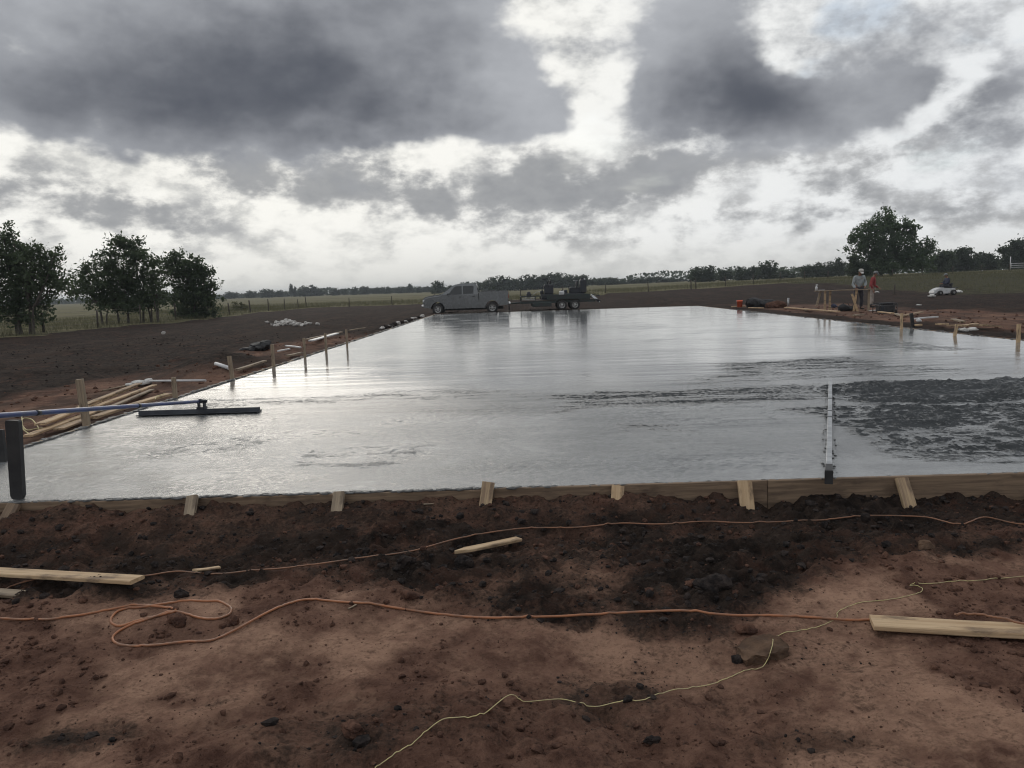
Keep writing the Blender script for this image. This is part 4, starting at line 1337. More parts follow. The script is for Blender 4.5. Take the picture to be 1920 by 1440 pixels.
for y in (-0.02, 1.82):
    MB().bbox((3.9, y, 0.86), (2.9, 0.05, 0.34), 0.01).build('side_panel', 'trailer_paint', TR)
    MB().bbox((2.1, y, 0.40), (1.3, 0.34, 0.26), 0.02).build('tool_box', 'trailer_paint', TR)
MB().box((5.9, 0.9, 0.60), (0.40, 1.6, 0.05), Matrix.Rotation(R(18), 3, 'Y')).build('ramp', 'dark_metal', TR)
TW = TR.matrix_basis


def on_trailer(x, y):
    v = Matrix.Translation(TR.location) @ Matrix.Rotation(R(1.5), 4, 'Z') @ Vector((x, y, 0.684))
    return v


def finishing_machine(x, y, rz, W, D_, hs, label):
    m_ = empty('ride_on_trowel', on_trailer(x, y), R(1.5)+rz, label, 'power trowel')
    mb = MB()
    def ring(z, r=0.018):
        p = []
        for k in range(25):
            a = 2*math.pi*k/24
            c, s = math.cos(a), math.sin(a)
            p.append((W/2*math.copysign(abs(c)**0.55, c), D_/2*math.copysign(abs(s)**0.55, s), z))
        mb.tube(p, r, 5, caps=False)
        return p
    p = ring(0.06); q = ring(0.30)
    for a, b in list(zip(p, q))[::2]: mb.tube([a, b], 0.012, 5)
    mb.bbox((0, 0, 0.20), (W*0.8, D_*0.72, 0.24), 0.03)
    mb.build('guard_ring', 'machine_paint', m_)
    for cx in ((-W/4, W/4) if W > 1.1 else (0,)):
        rot = MB()
        rr_ = min(W/4, D_/2)*0.92 if W > 1.1 else min(W, D_)/2*0.9
        for k in range(4):
            an = R(45+90*k)
            rot.box((cx+math.cos(an)*rr_*0.5, math.sin(an)*rr_*0.5, 0.03), (rr_, 0.14, 0.012), Matrix.Rotation(an, 3, 'Z') @ Matrix.Rotation(R(8), 3, 'X'))
        rot.tube([(cx, 0, 0.02), (cx, 0, 0.36)], 0.05, 8)
        rot.build('blade_rotor', 'bright_metal', m_)
    MB().bbox((0, 0, 0.36), (W*0.86, D_*0.7, 0.10), 0.02).build('deck', 'machine_paint', m_)
    e = MB().bbox((W*0.10, 0.10, 0.60), (W*0.55, D_*0.5, 0.40), 0.04).build('engine', 'machine_paint', m_)
    MB().tube([(W*0.25, 0.2, 0.75), (W*0.25, 0.2, 0.98), (W*0.33, 0.2, 1.02)], 0.03, 7).build('exhaust', 'dark_metal', e)
    MB().bbox((-W*0.02, 0.0, 0.62+hs), (0.46, 0.44, 0.10), 0.04).build('seat_cushion', 'black_plastic', m_)
    MB().bbox((0.20, 0.0, 0.86+hs), (0.11, 0.44, 0.50), 0.04, Matrix.Rotation(R(8), 3, 'Y')).build('seat_back', 'black_plastic', m_)
    if hs > 0.1: MB().bbox((0.05, 0, 0.56+hs/2), (0.36, 0.36, hs), 0.03).build('seat_base', 'machine_paint', m_)
    for s in (-1, 1):
        MB().tube([(-0.30, s*0.26, 0.42), (-0.34, s*0.27, 0.86), (-0.26, s*0.27, 0.96)], 0.018, 6).ball((-0.26, s*0.27, 0.98), (.03, .03, .04), 1, 1).build('control_lever', 'dark_metal', m_)
    MB().bbox((-W*0.36, 0.0, 0.52), (0.24, D_*0.45, 0.26), 0.05).build('fuel_tank', 'dark_metal', m_)
    return m_


m1 = finishing_machine(2.52, 0.9, 0, 0.98, 1.0, 0.22, 'dark upright ride-on trowel in the middle of the trailer, just ahead of the wheels')
MB().bbox((0.12, 0.0, 0.72), (0.62, 0.62, 0.66), 0.06).build('engine_cowl', 'machine_paint', m1)
MB().tube([(0.10, -.3, .9), (0.0, -.3, 1.36), (-0.22, -.28, 1.42)], 0.03, 6).bbox((-0.25, -.28, 1.42), (0.16, .12, .10), .02).build('lamp_post', 'machine_paint', m1)
m2 = finishing_machine(4.36, 0.9, 0, 1.62, 1.2, 0.10, 'larger dark ride-on trowel on the trailer above the two wheels')
MB().bbox((0.62, 0.0, 0.86), (0.42, 0.9, 0.90), 0.06).build('engine_cowl', 'machine_paint', m2)
MB().tube([(0.60, 0.2, 1.28), (0.60, 0.2, 1.44)], 0.12, 10).build('air_cleaner', 'black_plastic', m2)
MB().bbox((0.12, 0, 1.26), (0.30, 0.30, 0.04), 0.01).tube([(0.12, 0, 0.9), (.12, 0, 1.25)], 0.02, 6).build('control_panel', 'bright_metal', m2)
# walk-behind trowel at the front of the deck
wt = empty('walk_behind_trowel', on_trailer(1.25, 0.8), R(1.5), 'small walk-behind trowel with ring guard at the front end of the trailer', 'power trowel')
mb = MB()
for z in (0.06, 0.17):
    mb.tube([(0.42*math.cos(2*math.pi*k/20), 0.42*math.sin(2*math.pi*k/20), z) for k in range(21)], 0.014, 5, caps=False)
for k in range(0, 20, 2): mb.tube([(0.42*math.cos(2*math.pi*k/20), 0.42*math.sin(2*math.pi*k/20), 0.06), (0.42*math.cos(2*math.pi*k/20), 0.42*math.sin(2*math.pi*k/20), 0.17)], 0.01, 5)
for k in range(4): mb.tube([(0, 0, 0.20), (0.42*math.cos(R(45+90*k)), 0.42*math.sin(R(45+90*k)), 0.17)], 0.014, 5)
mb.build('guard_ring', 'bright_metal', wt)
MB().bbox((0.02, 0, 0.36), (0.32, 0.30, 0.24), 0.04).ball((0.02, 0, 0.52), (0.13, 0.12, 0.09), 1, 2).build('engine', 'machine_paint', wt)
MB().tube([(0.1, 0, 0.25), (0.55, 0, 0.55), (0.98, 0, 0.62)], 0.02, 6).tube([(0.98, -0.22, 0.62), (0.98, 0.22, 0.62)], 0.018, 6).build('handle', 'bright_metal', wt)
# white tank and the tools at the tail
wk = empty('water_tank', on_trailer(3.55, 0.9), R(1.5), 'white plastic tank standing between the two ride-on trowels', 'tank')
MB().bbox((0, 0, 0.33), (0.40, 0.5, 0.50), 0.07).build('tank_body', 'white_plastic', wk)
MB().lathe([(0.07, 0), (0.07, 0.05), (0.001, 0.055)], (0, 0, 0.58), 12).build('cap', 'black_plastic', wk)
bt = empty('blade_set', on_trailer(5.75, 0.5), R(1.5), 'shiny metal trowel pan hanging off the tail of the trailer', 'trowel pan')
MB().lathe([(0.001, -0.02), (0.36, -0.02), (0.42, 0.03), (0.40, 0.03), (0.35, 0.0), (0.001, 0.0)], (0, 0, 0), 22).build('pan', 'bright_metal', bt).rotation_euler = (R(14), R(42), 0)
MB().tube([(-.4, -.1, 0.05), (-.15, -.1, .28), (.22, -.05, .18)], 0.025, 6).box((.22, -.05, .2), (.16, .14, .10)).build('lifting_arm', 'dark_metal', bt)

# ------------------------------------------------------------------ people
def skin_tree(J, E, rad, sub=2):
    me = bpy.data.meshes.new('tmp')
    ks = list(J)
    me.from_pydata([J[k] for k in ks], [(ks.index(a), ks.index(b_)) for a, b_ in E], [])
    o = bpy.data.objects.new('tmp', me); COL.objects.link(o)
    md = o.modifiers.new('s', 'SKIN'); md.use_smooth_shade = True
    for i, k in enumerate(ks):
        r = rad[k]; r = r if isinstance(r, tuple) else (r, r)
        me.skin_vertices[0].data[i].radius = r
        me.skin_vertices[0].data[i].use_root = (i == 0)
    sb = o.modifiers.new('d', 'SUBSURF'); sb.levels = sub; sb.render_levels = sub
    dg = bpy.context.evaluated_depsgraph_get()
    out = bpy.data.meshes.new_from_object(o.evaluated_get(dg))
    bpy.data.objects.remove(o); bpy.data.meshes.remove(me)
    return out


def person(loc, rz, label, J, shirt, trousers, cap, scale=1.0, sleeves=1.0):
    P_ = empty('person', loc, rz, label, 'person')
    P_.scale = (scale,)*3
    Rd = dict(pelvis=0.135, belly=0.130, chest=0.150, neck0=0.075, neck=0.055, jaw=0.072, face=0.094, crown=0.074)
    E = [('pelvis', 'belly'), ('belly', 'chest'), ('chest', 'neck0'), ('neck0', 'neck'), ('neck', 'jaw'), ('jaw', 'face'), ('face', 'crown')]
    for s in 'LR':
        Rd.update({'sh'+s: 0.068, 'el'+s: 0.043, 'wr'+s: 0.030, 'pa'+s: 0.040, 'hip'+s: 0.095, 'kn'+s: 0.060, 'an'+s: 0.043, 'toe'+s: 0.038})
        E += [('chest', 'sh'+s), ('sh'+s, 'el'+s), ('el'+s, 'wr'+s), ('wr'+s, 'pa'+s), ('pelvis', 'hip'+s), ('hip'+s, 'kn'+s), ('kn'+s, 'an'+s), ('an'+s, 'toe'+s)]
    me = skin_tree({k: J[k] for k in Rd}, E, Rd, 2)
    me.materials.clear()
    for m_ in ('skin', 'hair'): me.materials.append(MATS[m_])
    # face and fingers join the same body mesh
    mb = MB()
    fc = Vector(J['face']); fwd = (fc - Vector(J['jaw'])); look = Vector(J.get('look', (0, -1, 0))).normalized()
    up = Vector((0, 0, 1)); sd = look.cross(up).normalized()
    mb.add([fc+look*0.092+up*0.02, fc+look*0.090-up*0.035+sd*0.018, fc+look*0.090-up*0.035-sd*0.018, fc+look*0.122-up*0.03], [(0, 1, 3), (0, 3, 2), (1, 2, 3)], 0)
    for k in (-1, 1):
        mb.ball(fc+look*0.083+sd*0.034*k+up*0.012, (0.012, 0.012, 0.008), 1, 1, mi=1)
        mb.ball(fc+sd*0.092*k-up*0.012, (0.016, 0.022, 0.032), 1, 1, mi=0)
    mb.ball(fc+look*0.080-up*0.062, (0.026, 0.014, 0.008), 1, 1, mi=1)
    for s in 'LR':
        w_, p_ = Vector(J['wr'+s]), Vector(J['pa'+s])
        d = (p_-w_).normalized(); a = d.orthogonal().normalized(); b_ = d.cross(a)
        for i, (o_, ln) in enumerate(((-0.03, .070), (-0.01, .082), (0.01, .076), (0.03, .060))):
            q = p_ + a*o_
            mb.tube([q, q+d*ln*0.55+b_*0.004, q+d*ln+b_*0.022], [0.010, 0.009, 0.007], 5, mi=0)
        q = p_ - d*0.02
        mb.tube([q, q+a*0.045+d*0.02, q+a*0.055+d*0.05], [0.012, 0.010, 0.008], 5, mi=0)
    m2_ = mb.mesh('tmp2', ['skin', 'hair'])
    bm = bmesh.new(); bm.from_mesh(me); bm.from_mesh(m2_); bm.to_mesh(me); bm.free()
    bpy.data.meshes.remove(m2_)
    me.name = 'body'
    link('body', me, P_)
    # shirt
    ks = ['pelvis', 'belly', 'chest', 'neck0'] + [k+s for s in 'LR' for k in (('sh', 'el', 'wr') if sleeves > 0.5 else ('sh', 'el'))]
    Rs = {k: Rd[k]+0.024 for k in ks}; Rs['neck0'] = 0.085
    for s in 'LR':
        Rs['sh'+s] = 0.092; Rs['el'+s] = 0.062
        if sleeves > 0.5: Rs['wr'+s] = 0.046
    Es = [e for e in E if e[0] in ks and e[1] in ks]
    ms_ = skin_tree({k: J[k] for k in ks}, Es, Rs, 2); ms_.materials.clear(); ms_.materials.append(MATS[shirt])
    for i, v in enumerate(ms_.vertices):
        v.co += Vector((vnoise_s(v.co, 1), vnoise_s(v.co, 2), vnoise_s(v.co, 3)))*0.020
    link('shirt', ms_, P_)
    ks = ['pelvis'] + [k+s for s in 'LR' for k in ('hip', 'kn', 'an')]
    Rt = {k: Rd[k]+0.022 for k in ks}
    for s in 'LR': Rt['an'+s] = 0.070; Rt['kn'+s] = 0.086; Rt['hip'+s] = 0.115
    Rt['pelvis'] = 0.15
    Es = [e for e in E if e[0] in ks and e[1] in ks]
    mt_ = skin_tree({k: J[k] for k in ks}, Es, Rt, 2); mt_.materials.clear(); mt_.materials.append(MATS[trousers])
    for i, v in enumerate(mt_.vertices):
        v.co += Vector((vnoise_s(v.co, 4), vnoise_s(v.co, 5), 0))*0.016
    link('trousers', mt_, P_)
    for s in 'LR':
        a, t = Vector(J['an'+s]), Vector(J['toe'+s])
        d = Vector((t.x-a.x, t.y-a.y, 0))
        d = d.normalized() if d.length > 1e-4 else Vector((0, -1, 0))
        zz = min(a.z, t.z) - 0.04
        mb = MB()
        mb.ball((a.x+d.x*0.07, a.y+d.y*0.07, zz+0.035), (0.052, 0.052, 0.05), 1, 2)
        mb.ball((a.x+d.x*0.15, a.y+d.y*0.15, zz+0.028), (0.052, 0.060, 0.040), 2, 2)
        mb.tube([(a.x, a.y, zz+0.01), (a.x, a.y, zz+0.16)], [0.062, 0.060], 10)
        mb.build('boot', 'boot_leather', P_)
    c = Vector(J['crown'])
    mb = MB().ball(c+up*0.010, (0.106, 0.112, 0.080), 1, 3)
    mb.add([c+look*0.08+sd*0.075-up*0.012, c+look*0.19+sd*0.05-up*0.03, c+look*0.19-sd*0.05-up*0.03, c+look*0.08-sd*0.075-up*0.012,
            c+look*0.08+sd*0.075-up*0.022, c+look*0.19+sd*0.05-up*0.038, c+look*0.19-sd*0.05-up*0.038, c+look*0.08-sd*0.075-up*0.022],
           [(0, 1, 2, 3), (7, 6, 5, 4), (0, 4, 5, 1), (1, 5, 6, 2), (2, 6, 7, 3), (3, 7, 4, 0)])
    mb.build('cap', cap, P_)
    MB().ball(c-look*0.035-up*0.06, (0.094, 0.09, 0.075), 1, 2).build('hair', 'hair', P_)
    return P_


def vnoise_s(co, k):
    return math.sin(co.x*23+k*1.7)*math.sin(co.y*19+k*2.3)*math.sin(co.z*21+k)


def pose(lean=0.0, bend=0.0, arms=None, legs=None, look=(0, -1, 0), headf=0.0):
    """standing figure facing -y; lean tips the trunk forward about the hips"""
    J = {'pelvis': (0, 0, .95), 'belly': (0, 0, 1.10), 'chest': (0, 0.01, 1.31), 'neck0': (0, 0.012, 1.45), 'neck': (0, 0.0, 1.52),
         'jaw': (0, -0.02, 1.585), 'face': (0, -0.025, 1.655), 'crown': (0, -0.01, 1.725)}
    c, s = math.cos(lean), math.sin(lean)
    def tip(p):
        y, z = p[1], p[2]-.95
        return Vector((p[0], y*c - z*s, .95 + z*c + y*s))
    for k in J: J[k] = tip(J[k])
    if headf:
        for k, f in (('jaw', .3), ('face', .8), ('crown', 1.2)): J[k] = J[k] + Vector((0, -headf*f, -headf*0.35*f))
    for sd, x in (('L', .19), ('R', -.19)):
        J['sh'+sd] = tip((x, .01, 1.42))
        a = (arms or {}).get(sd, ((x*1.25, 0.02, 1.12), (x*1.2, -0.06, .88), (x*1.15, -0.09, .80)))
        J['el'+sd], J['wr'+sd], J['pa'+sd] = (Vector(q) for q in a)
        l = (legs or {}).get(sd, ((x*0.52, 0, .90), (x*0.6, -.02, .50), (x*0.65, .02, .09), (x*0.75, -.14, .045)))
        J['hip'+sd], J['kn'+sd], J['an'+sd], J['toe'+sd] = (Vector(q) for q in l)
    J['look'] = look
    return J


f1 = gp(1609, 580)
J = pose(lean=0.18, headf=0.05, look=(-0.1, -0.9, -0.45), arms={'L': ((.27, -.10, 1.13), (.12, -.34, 1.00), (.08, -.40, .97)), 'R': ((-.29, -.04, 1.10), (-.26, -.26, .93), (-.24, -.33, .90))},
         legs={'L': ((.10, 0, .90), (.13, -.03, .50), (.14, .02, .09), (.16, -.14, .045)), 'R': ((-.10, 0, .90), (-.15, -.05, .50), (-.17, .03, .09), (-.20, -.13, .045))})
person((f1[0], f1[1], hz1(f1[0], f1[1])), R(4), 'person in pale long sleeved shirt, white cap and dark trousers bending over the work bench', J, 'pale_shirt', 'dark_trousers', 'white_cloth', 1.02)
f2 = gp(1634, 576)
J = pose(lean=0.16, headf=0.03, look=(0, -0.9, -0.35), arms={'L': ((.28, -.05, 1.10), (.22, -.28, .95), (.20, -.34, .92)), 'R': ((-.27, .02, 1.10), (-.25, -.08, .84), (-.24, -.11, .76))})
person((f2[0], f2[1], hz1(f2[0], f2[1])), R(62), 'person in red long sleeved shirt, grey cap and khaki trousers standing with arm hanging', J, 'red_shirt', 'khaki_trousers', 'grey_cap', 1.03)

# ------------------------------------------------------------------ work bench and clutter on the workers side
bz = hz1(f1[0]-0.5, f1[1]-0.3)
bd = f1[1]-0.55
def bx_at(px): return depth_at(px, 560, bd)[0]
WB = empty('work_bench', (bx_at(1528), bd, bz), 0, 'makeshift bench of planks on crossed and upright timber legs in front of two workers', 'bench')
wl = bx_at(1640)-bx_at(1528)
for k in range(2):
    MB().bbox((wl/2, 0.12*k-0.06, 0.97), (wl, 0.11, 0.036), 0.004).build('top_plank', 'grey_pine', WB)
def leg(x0, z0, x1, z1, y=0.0, w=0.09, mat='pine'):
    a = Vector((x0, y, z0)); b_ = Vector((x1, y, z1)); d = b_-a
    m_ = rot_to(d, up=Vector((0, 1, 0)))
    MB().box((a+b_)/2, (d.length, 0.09, 0.04), m_).build('leg', mat, WB)
sx = wl/112.0
leg((1546-1528)*sx, -0.05, (1546-1528)*sx, 0.95, -0.05, mat='stained_pine'); leg((1557-1528)*sx, -0.05, (1557-1528)*sx+0.01, 0.95, 0.07, mat='stained_pine')
leg((1533-1528)*sx, 0.30, (1540-1528)*sx, 0.95, 0.12, mat='grey_pine')
leg((1608-1528)*sx, -0.08, (1595-1528)*sx, 0.80, -0.11); leg((1601-1528)*sx, -0.05, (1606-1528)*sx, 0.95, 0.0)
leg((1630-1528)*sx, -0.05, (1630-1528)*sx, 0.95, 0.06, mat='grey_pine')
ob = empty('spray_bottle', (bx_at(1530), bd-0.03, bz+0.99), 0, 'white bottle standing on the far left end of the work bench', 'bottle')
MB().lathe([(0.001, 0), (0.055, 0.0), (0.058, 0.15), (0.025, 0.19), (0.022, 0.22), (0.001, .22)], n=12).build('bottle_body', 'white_plastic', ob)
MB().bbox((0.02, 0, 0.245), (0.10, 0.035, 0.045), 0.01).build('nozzle', 'white_plastic', ob)
MB().bbox((0.0, 0, 0.012), (0.34, 0.10, 0.02), 0.004).build('level', 'white_plastic', loc=(bx_at(1540), bd+0.06, bz+0.992))
tag(bpy.data.objects['level'], 'pale flat tool lying beside the white bottle on the bench', 'tool')


def at_g(px, py, zoff=0.0):
    p = gp(px, py)
    return Vector((p[0], p[1], hz1(p[0], p[1])+zoff))


c = at_g(1387, 576); k_ = c.y/1493
B_ = empty('bucket', c, 0, 'orange plastic bucket on the dirt at the far corner of the slab', 'bucket')
MB().lathe([(0.001, 0), (0.125, 0.0), (0.150, 0.36), (0.156, 0.36), (0.156, 0.30)], n=18).build('pail', 'orange_plastic', B_)
MB().lathe([(0.145, .35), (0.138, 0.33), (0.001, 0.33)], n=18).build('contents', 'cement_smear', B_)
MB().tube([(0.155*math.cos(a), 0.0-0.155*abs(math.sin(a))*0.5, 0.33-0.13*math.sin(a)) for a in [math.pi*i/10 for i in range(11)]], 0.006, 5).build('bail', 'bright_metal', B_)
c = at_g(1425, 577)
mb = MB().ball((-0.25, 0.2, 0.20), (0.42, 0.35, 0.32), 2, 3, 0.13, sm=False).ball((0.30, 0.15, 0.12), (0.48, 0.32, 0.24), 7, 3, 0.15, sm=False).ball((0.62, 0.1, 0.06), (0.3, 0.25, 0.12), 4, 2, 0.15, sm=False)
tag(mb.build('tarp', 'black_sheet', loc=c), 'crumpled black tarp heaped beside the orange bucket', 'tarp')
c = at_g(1457, 577)
tag(MB().ball((0, 0.1, 0.10), (0.42, 0.25, 0.22), 12, 3, 0.16, sm=False).build('dirt_pile', 'clod', loc=c), 'low brown dirt heap between the black tarp and the grey stub pipe', 'dirt pile')
c = at_g(1478, 573)
tag(MB().tube([(0, 0, -0.1), (0, 0, 0.42)], 0.05, 10).lathe([(0.062, .36), (.062, .44), (.001, .44)], n=10).build('stub_pipe', 'bright_metal', loc=c), 'upright grey stub pipe past the dirt heap on the workers side', 'pipe')
c = at_g(1588, 583)
mb = MB().ball((-0.12, 0.1, 0.12), (0.30, 0.2, 0.17), 3, 3, 0.1).ball((0.2, 0.1, 0.09), (0.22, 0.18, 0.13), 9, 3, 0.12)
o = mb.build('tool_bag', 'black_sheet', loc=c)
MB().tube([(-.25, .1, .22), (-.1, .1, .36), (.08, .1, .34), (.15, .1, .2)], 0.014, 6).build('handle', 'black_plastic', o)
tag(o, 'slumped black tool bag lying at the crossed bench legs', 'bag')
c = at_g(1563, 577)
tag(MB().ball((0, 0, 0.07), (0.16, 0.12, 0.1), 3, 2, 0.2, sm=False).build('rag', 'navy_cloth', loc=c), 'small dark bundle on the ground under the work bench', 'bundle')
c = at_g(1665, 588); k_ = c.y/1493
GN = empty('generator', c + Vector((0, 0.3, 0)), R(4), 'black boxy portable generator in a tube frame on the workers side', 'generator')
gw = 34*k_
MB().bbox((0.02, 0, gw*0.28), (gw*0.84, 0.46, gw*0.42), 0.04).build('engine_cover', 'black_plastic', GN)
MB().bbox((0.05, 0, gw*0.53), (gw*0.62, 0.40, 0.08), 0.03).build('fuel_tank', 'black_sheet', GN)
mb = MB()
for y in (-0.27, 0.27):
    mb.tube([(-gw/2, y, 0.02), (-gw/2, y, gw*0.50), (-gw*0.44, y, gw*0.57), (gw*0.44, y, gw*0.57), (gw/2, y, gw*0.50), (gw/2, y, 0.02), (-gw/2, y, 0.02)], 0.018, 6)
for x in (-gw/2, gw/2): mb.tube([(x, -0.27, gw*0.5), (x, 0.27, gw*0.5)], 0.018, 6)
mb.build('tube_frame', 'dark_metal', GN)
MB().bbox((-gw*0.30, -0.24, gw*0.28), (gw*0.2, 0.03, gw*0.25), 0.01).build('control_panel', 'dull_magnesium', GN)
for s in (-1, 1):
    MB().lathe([(0.03, -.03), (0.09, -.03), (0.09, .03), (0.03, .03)], (gw*0.36, s*0.30, 0.09), 14, 'y').build('wheel', 'tyre_rubber', GN)

GB = 'loose boards on the red soil by the workers'
for pa, pb, w, mt, lb in (((1473, 579), (1572, 587), 0.16, 'pine', 'long pale board lying in front of the work bench'),
                          ((1405, 579), (1430, 580), 0.14, 'pine', 'short pale board in front of the black tarp'),
                          ((1372, 577), (1400, 576), 0.14, 'pine', 'short pale board beneath the orange bucket'),
                          ((1510, 585), (1530, 583), 0.12, 'grey_pine', 'short grey board between long pale board and slab'),
                          ((1633, 584), (1652, 583), 0.20, 'white_cloth', 'whitish short board left of the black generator'),
                          ((1648, 588), (1674, 591), 0.14, 'pine', 'pale board along the front foot of the black generator'),
                          ((1695, 594), (1728, 588), 0.15, 'stained_pine', 'brown board on red soil behind the pale stake by the generator'),
                          ((1712, 601), (1758, 597), 0.12, 'white_plastic', 'long white trim board on red soil past the dark stake'),
                          ((1714, 613), (1728, 612.5), 0.18, 'pine', 'short pale block in front of the dark leaning stake'),
                          ((1759, 612), (1773, 612), 0.16, 'pine', 'short pale block midway between two pale stakes'),
                          ((1777, 615), (1850, 616), 0.09, 'stained_pine', 'long dull board behind the leaning pale stake'),
                          ((1787, 601), (1806, 606), 0.14, 'grey_pine', 'short grey board lying crosswise on red soil'),
                          ((1806, 617), (1830, 612), 0.12, 'pine', 'pale board propped over the white litter'),
                          ((1838, 615), (1875, 616), 0.10, 'stained_pine', 'brown board between the litter and the nearest stake'),
                          ((1600, 594), (1618, 592), 0.12, 'grey_pine', 'dull short board on red soil in front of the two workers'),
                          ((1680, 592), (1692, 597), 0.14, 'grey_pine', 'short grey board just left of the pale stake by the generator')):
    A, B = lie(pa, pb, w, 0.035, 0.02)
    plank('board', A, B, w, 0.04, mt, lb, 'board', GB)
stake(1712, 612, 0.36, 'dark stake leaning over in front of the white trim board', None, w=0.09, mat='black_plastic', lean=(-0.10, 0.0), z=0.2)
c = at_g(1816, 622)
mb = MB()
for i in range(5): mb.ball((r1.uniform(-.16, .16), r1.uniform(-.1, .1), 0.03+r1.uniform(0, .03)), (r1.uniform(.06, .13), r1.uniform(.05, .09), r1.uniform(.02, .045)), i, 2, .25)
tag(mb.build('litter', 'white_cloth', loc=c), 'crumpled white paper litter at the foot of the leaning pale stake', 'litter')
c = at_g(1722, 604)
tag(MB().ball((0, 0, 0.05), (0.08, 0.07, 0.06), 3, 2, .2).build('litter', 'white_plastic', loc=c), 'small white lump under the white trim board', 'litter')
for px, py, s, lb in ((1749, 557, 0.16, 'white scrap on dark ground below the white ride-on'), (1723, 573, 0.09, 'tiny white scrap alone on dark ground past the generator'),
                      (1644, 549, 0.14, 'bright white scrap on dark ground beside the red shirted worker'), (1797, 549, 0.2, 'pale lump on the ground behind the white ride-on')):
    c = at_g(px, py)
    tag(MB().ball((0, 0, s*0.3), (s*1.4, s, s*0.5), int(px), 2, .25).build('litter', 'white_cloth', loc=c), lb, 'litter')

# white ride-on with a seated rider
wd_p = at_g(1768, 553)
kx = wd_p.y/1493
RM = empty('ride_on_mower', wd_p, R(0), 'small white ride-on machine with dark seat on the dark field by the fence', 'ride-on mower')
u = kx
hood = [(-21*u, 2*u), (-22*u, 5*u), (-21*u, 8*u), (-16*u, 11.5*u), (-9*u, 14*u), (-4*u, 14*u), (-2*u, 12.5*u), (16*u, 12.5*u), (18*u, 11*u), (18*u, 4*u), (10*u, 3*u), (-4*u, 2.5*u),
        (-6*u, 5*u), (-8*u, 7*u), (-11*u, 7.6*u), (-14*u, 6.5*u), (-16*u, 4*u)]
o = MB().prism(hood, -0.36, 0.36).build('hood', 'white_plastic', RM)
bm = bmesh.new(); bm.from_mesh(o.data)
bmesh.ops.bevel(bm, geom=[e for e in bm.edges if abs(e.verts[0].co.y-e.verts[1].co.y) < 1e-5], offset=0.03, segments=2, affect='EDGES'); bm.to_mesh(o.data); bm.free()
for s in (-1, 1):
    wheel(RM, (-11*u, s*0.42, 4.4*u), 4.4*u, 0.18, 2.0*u, side=s)
    wheel(RM, (13*u, s*0.44, 4.8*u), 4.8*u, 0.22, 2.2*u, side=s)
MB().tube([(15*u, -.34, 13*u), (22*u, -.34, 13.5*u), (22*u, .34, 13.5*u), (15*u, .34, 13*u)], 0.018, 6).build('rack', 'dark_metal', RM)
MB().bbox((-19*u, 0.24, 9*u), (0.08, 0.14, 0.09), 0.02).bbox((-19*u, -0.24, 9*u), (0.08, 0.14, 0.09), 0.02).build('headlight', 'lamp_lens', RM)
MB().bbox((8*u, 0, 13.5*u), (9*u, 0.44, 0.10), 0.03).build('seat_cushion', 'black_plastic', RM)
MB().bbox((13*u, 0, 17*u), (0.10, 0.44, 0.36), 0.03, Matrix.Rotation(R(8), 3, 'Y')).build('seat_back', 'black_plastic', RM)
MB().tube([(-3*u, 0, 12*u), (-0.5*u, 0, 19*u)], 0.02, 6).tube([(-0.5*u+0.14*math.cos(a), 0.16*math.sin(a), 19*u+.04*math.cos(a)) for a in [2*math.pi*i/12 for i in range(13)]], 0.014, 5).build('steering_wheel', 'black_plastic', RM)
# rider faces -x: build facing -y then turn
sh = 13.8*u
def dn(p): return Vector(p) + Vector((0, 0, sh+0.13-0.95))
J = pose(lean=0.12, headf=0.03, arms={'L': ((.26, -.16, 1.13), (.14, -.42, 1.10), (.12, -.48, 1.10)), 'R': ((-.26, -.16, 1.13), (-.14, -.42, 1.10), (-.12, -.48, 1.10))},
         legs={'L': ((.10, -.02, .92), (.15, -.42, .96), (.16, -.48, .60), (.17, -.62, .57)), 'R': ((-.10, -.02, .92), (-.15, -.42, .96), (-.16, -.48, .60), (-.17, -.62, .57))}, look=(0, -1, -0.1))
for k in J:
    if k != 'look': J[k] = dn(J[k])
person(wd_p + Vector((8*u, 0, 0)), R(-90), 'person in dark blue clothes sitting on the small white ride-on machine', J, 'navy_cloth', 'dark_trousers', 'grey_cap')

# black tarp and boards on the lumber side
c = at_g(487, 655)
mb = MB().ball((-0.05, 0, 0.05), (0.34, 0.32, 0.15), 5, 3, 0.15, sm=False).ball((0.15, 0.05, 0.08), (0.20, 0.25, 0.17), 8, 3, 0.16, sm=False).ball((-.32, -.05, 0.01), (0.22, 0.2, 0.06), 4, 3, .14, sm=False)
tag(mb.build('tarp', 'black_sheet', loc=c), 'small heap of black plastic sheet behind a grey stake', 'tarp')
GW = 'loose boards past the small black tarp'
for pa, pb, w, mt, lb in (((522, 662), (543, 658), 0.06, 'white_plastic', 'short white strip on soil just past the small black tarp'),
                          ((537, 655), (563, 658), 0.07, 'white_plastic', 'white strip lying just before the fourth grey stake'),
                          ((575, 641), (640, 627), 0.10, 'grey_pine', 'longest pale board behind the paired grey stakes'),
                          ((584, 646), (632, 631), 0.16, 'white_plastic', 'wide whitish board crossing behind the paired grey stakes'),
                          ((655, 623), (686, 618), 0.08, 'grey_pine', 'thin board past the farthest grey stake'),
                          ((445, 699), (497, 682), 0.09, 'grey_pine', 'thin grey board on soil between two grey stakes'),
                          ((540, 672), (566, 666), 0.10, 'grey_pine', 'thin grey board on the slab edge before the fourth grey stake')):
    A, B = lie(pa, pb, w, 0.03, 0.03)
    plank('board', A, B, w, 0.035, mt, lb, 'board', GW)
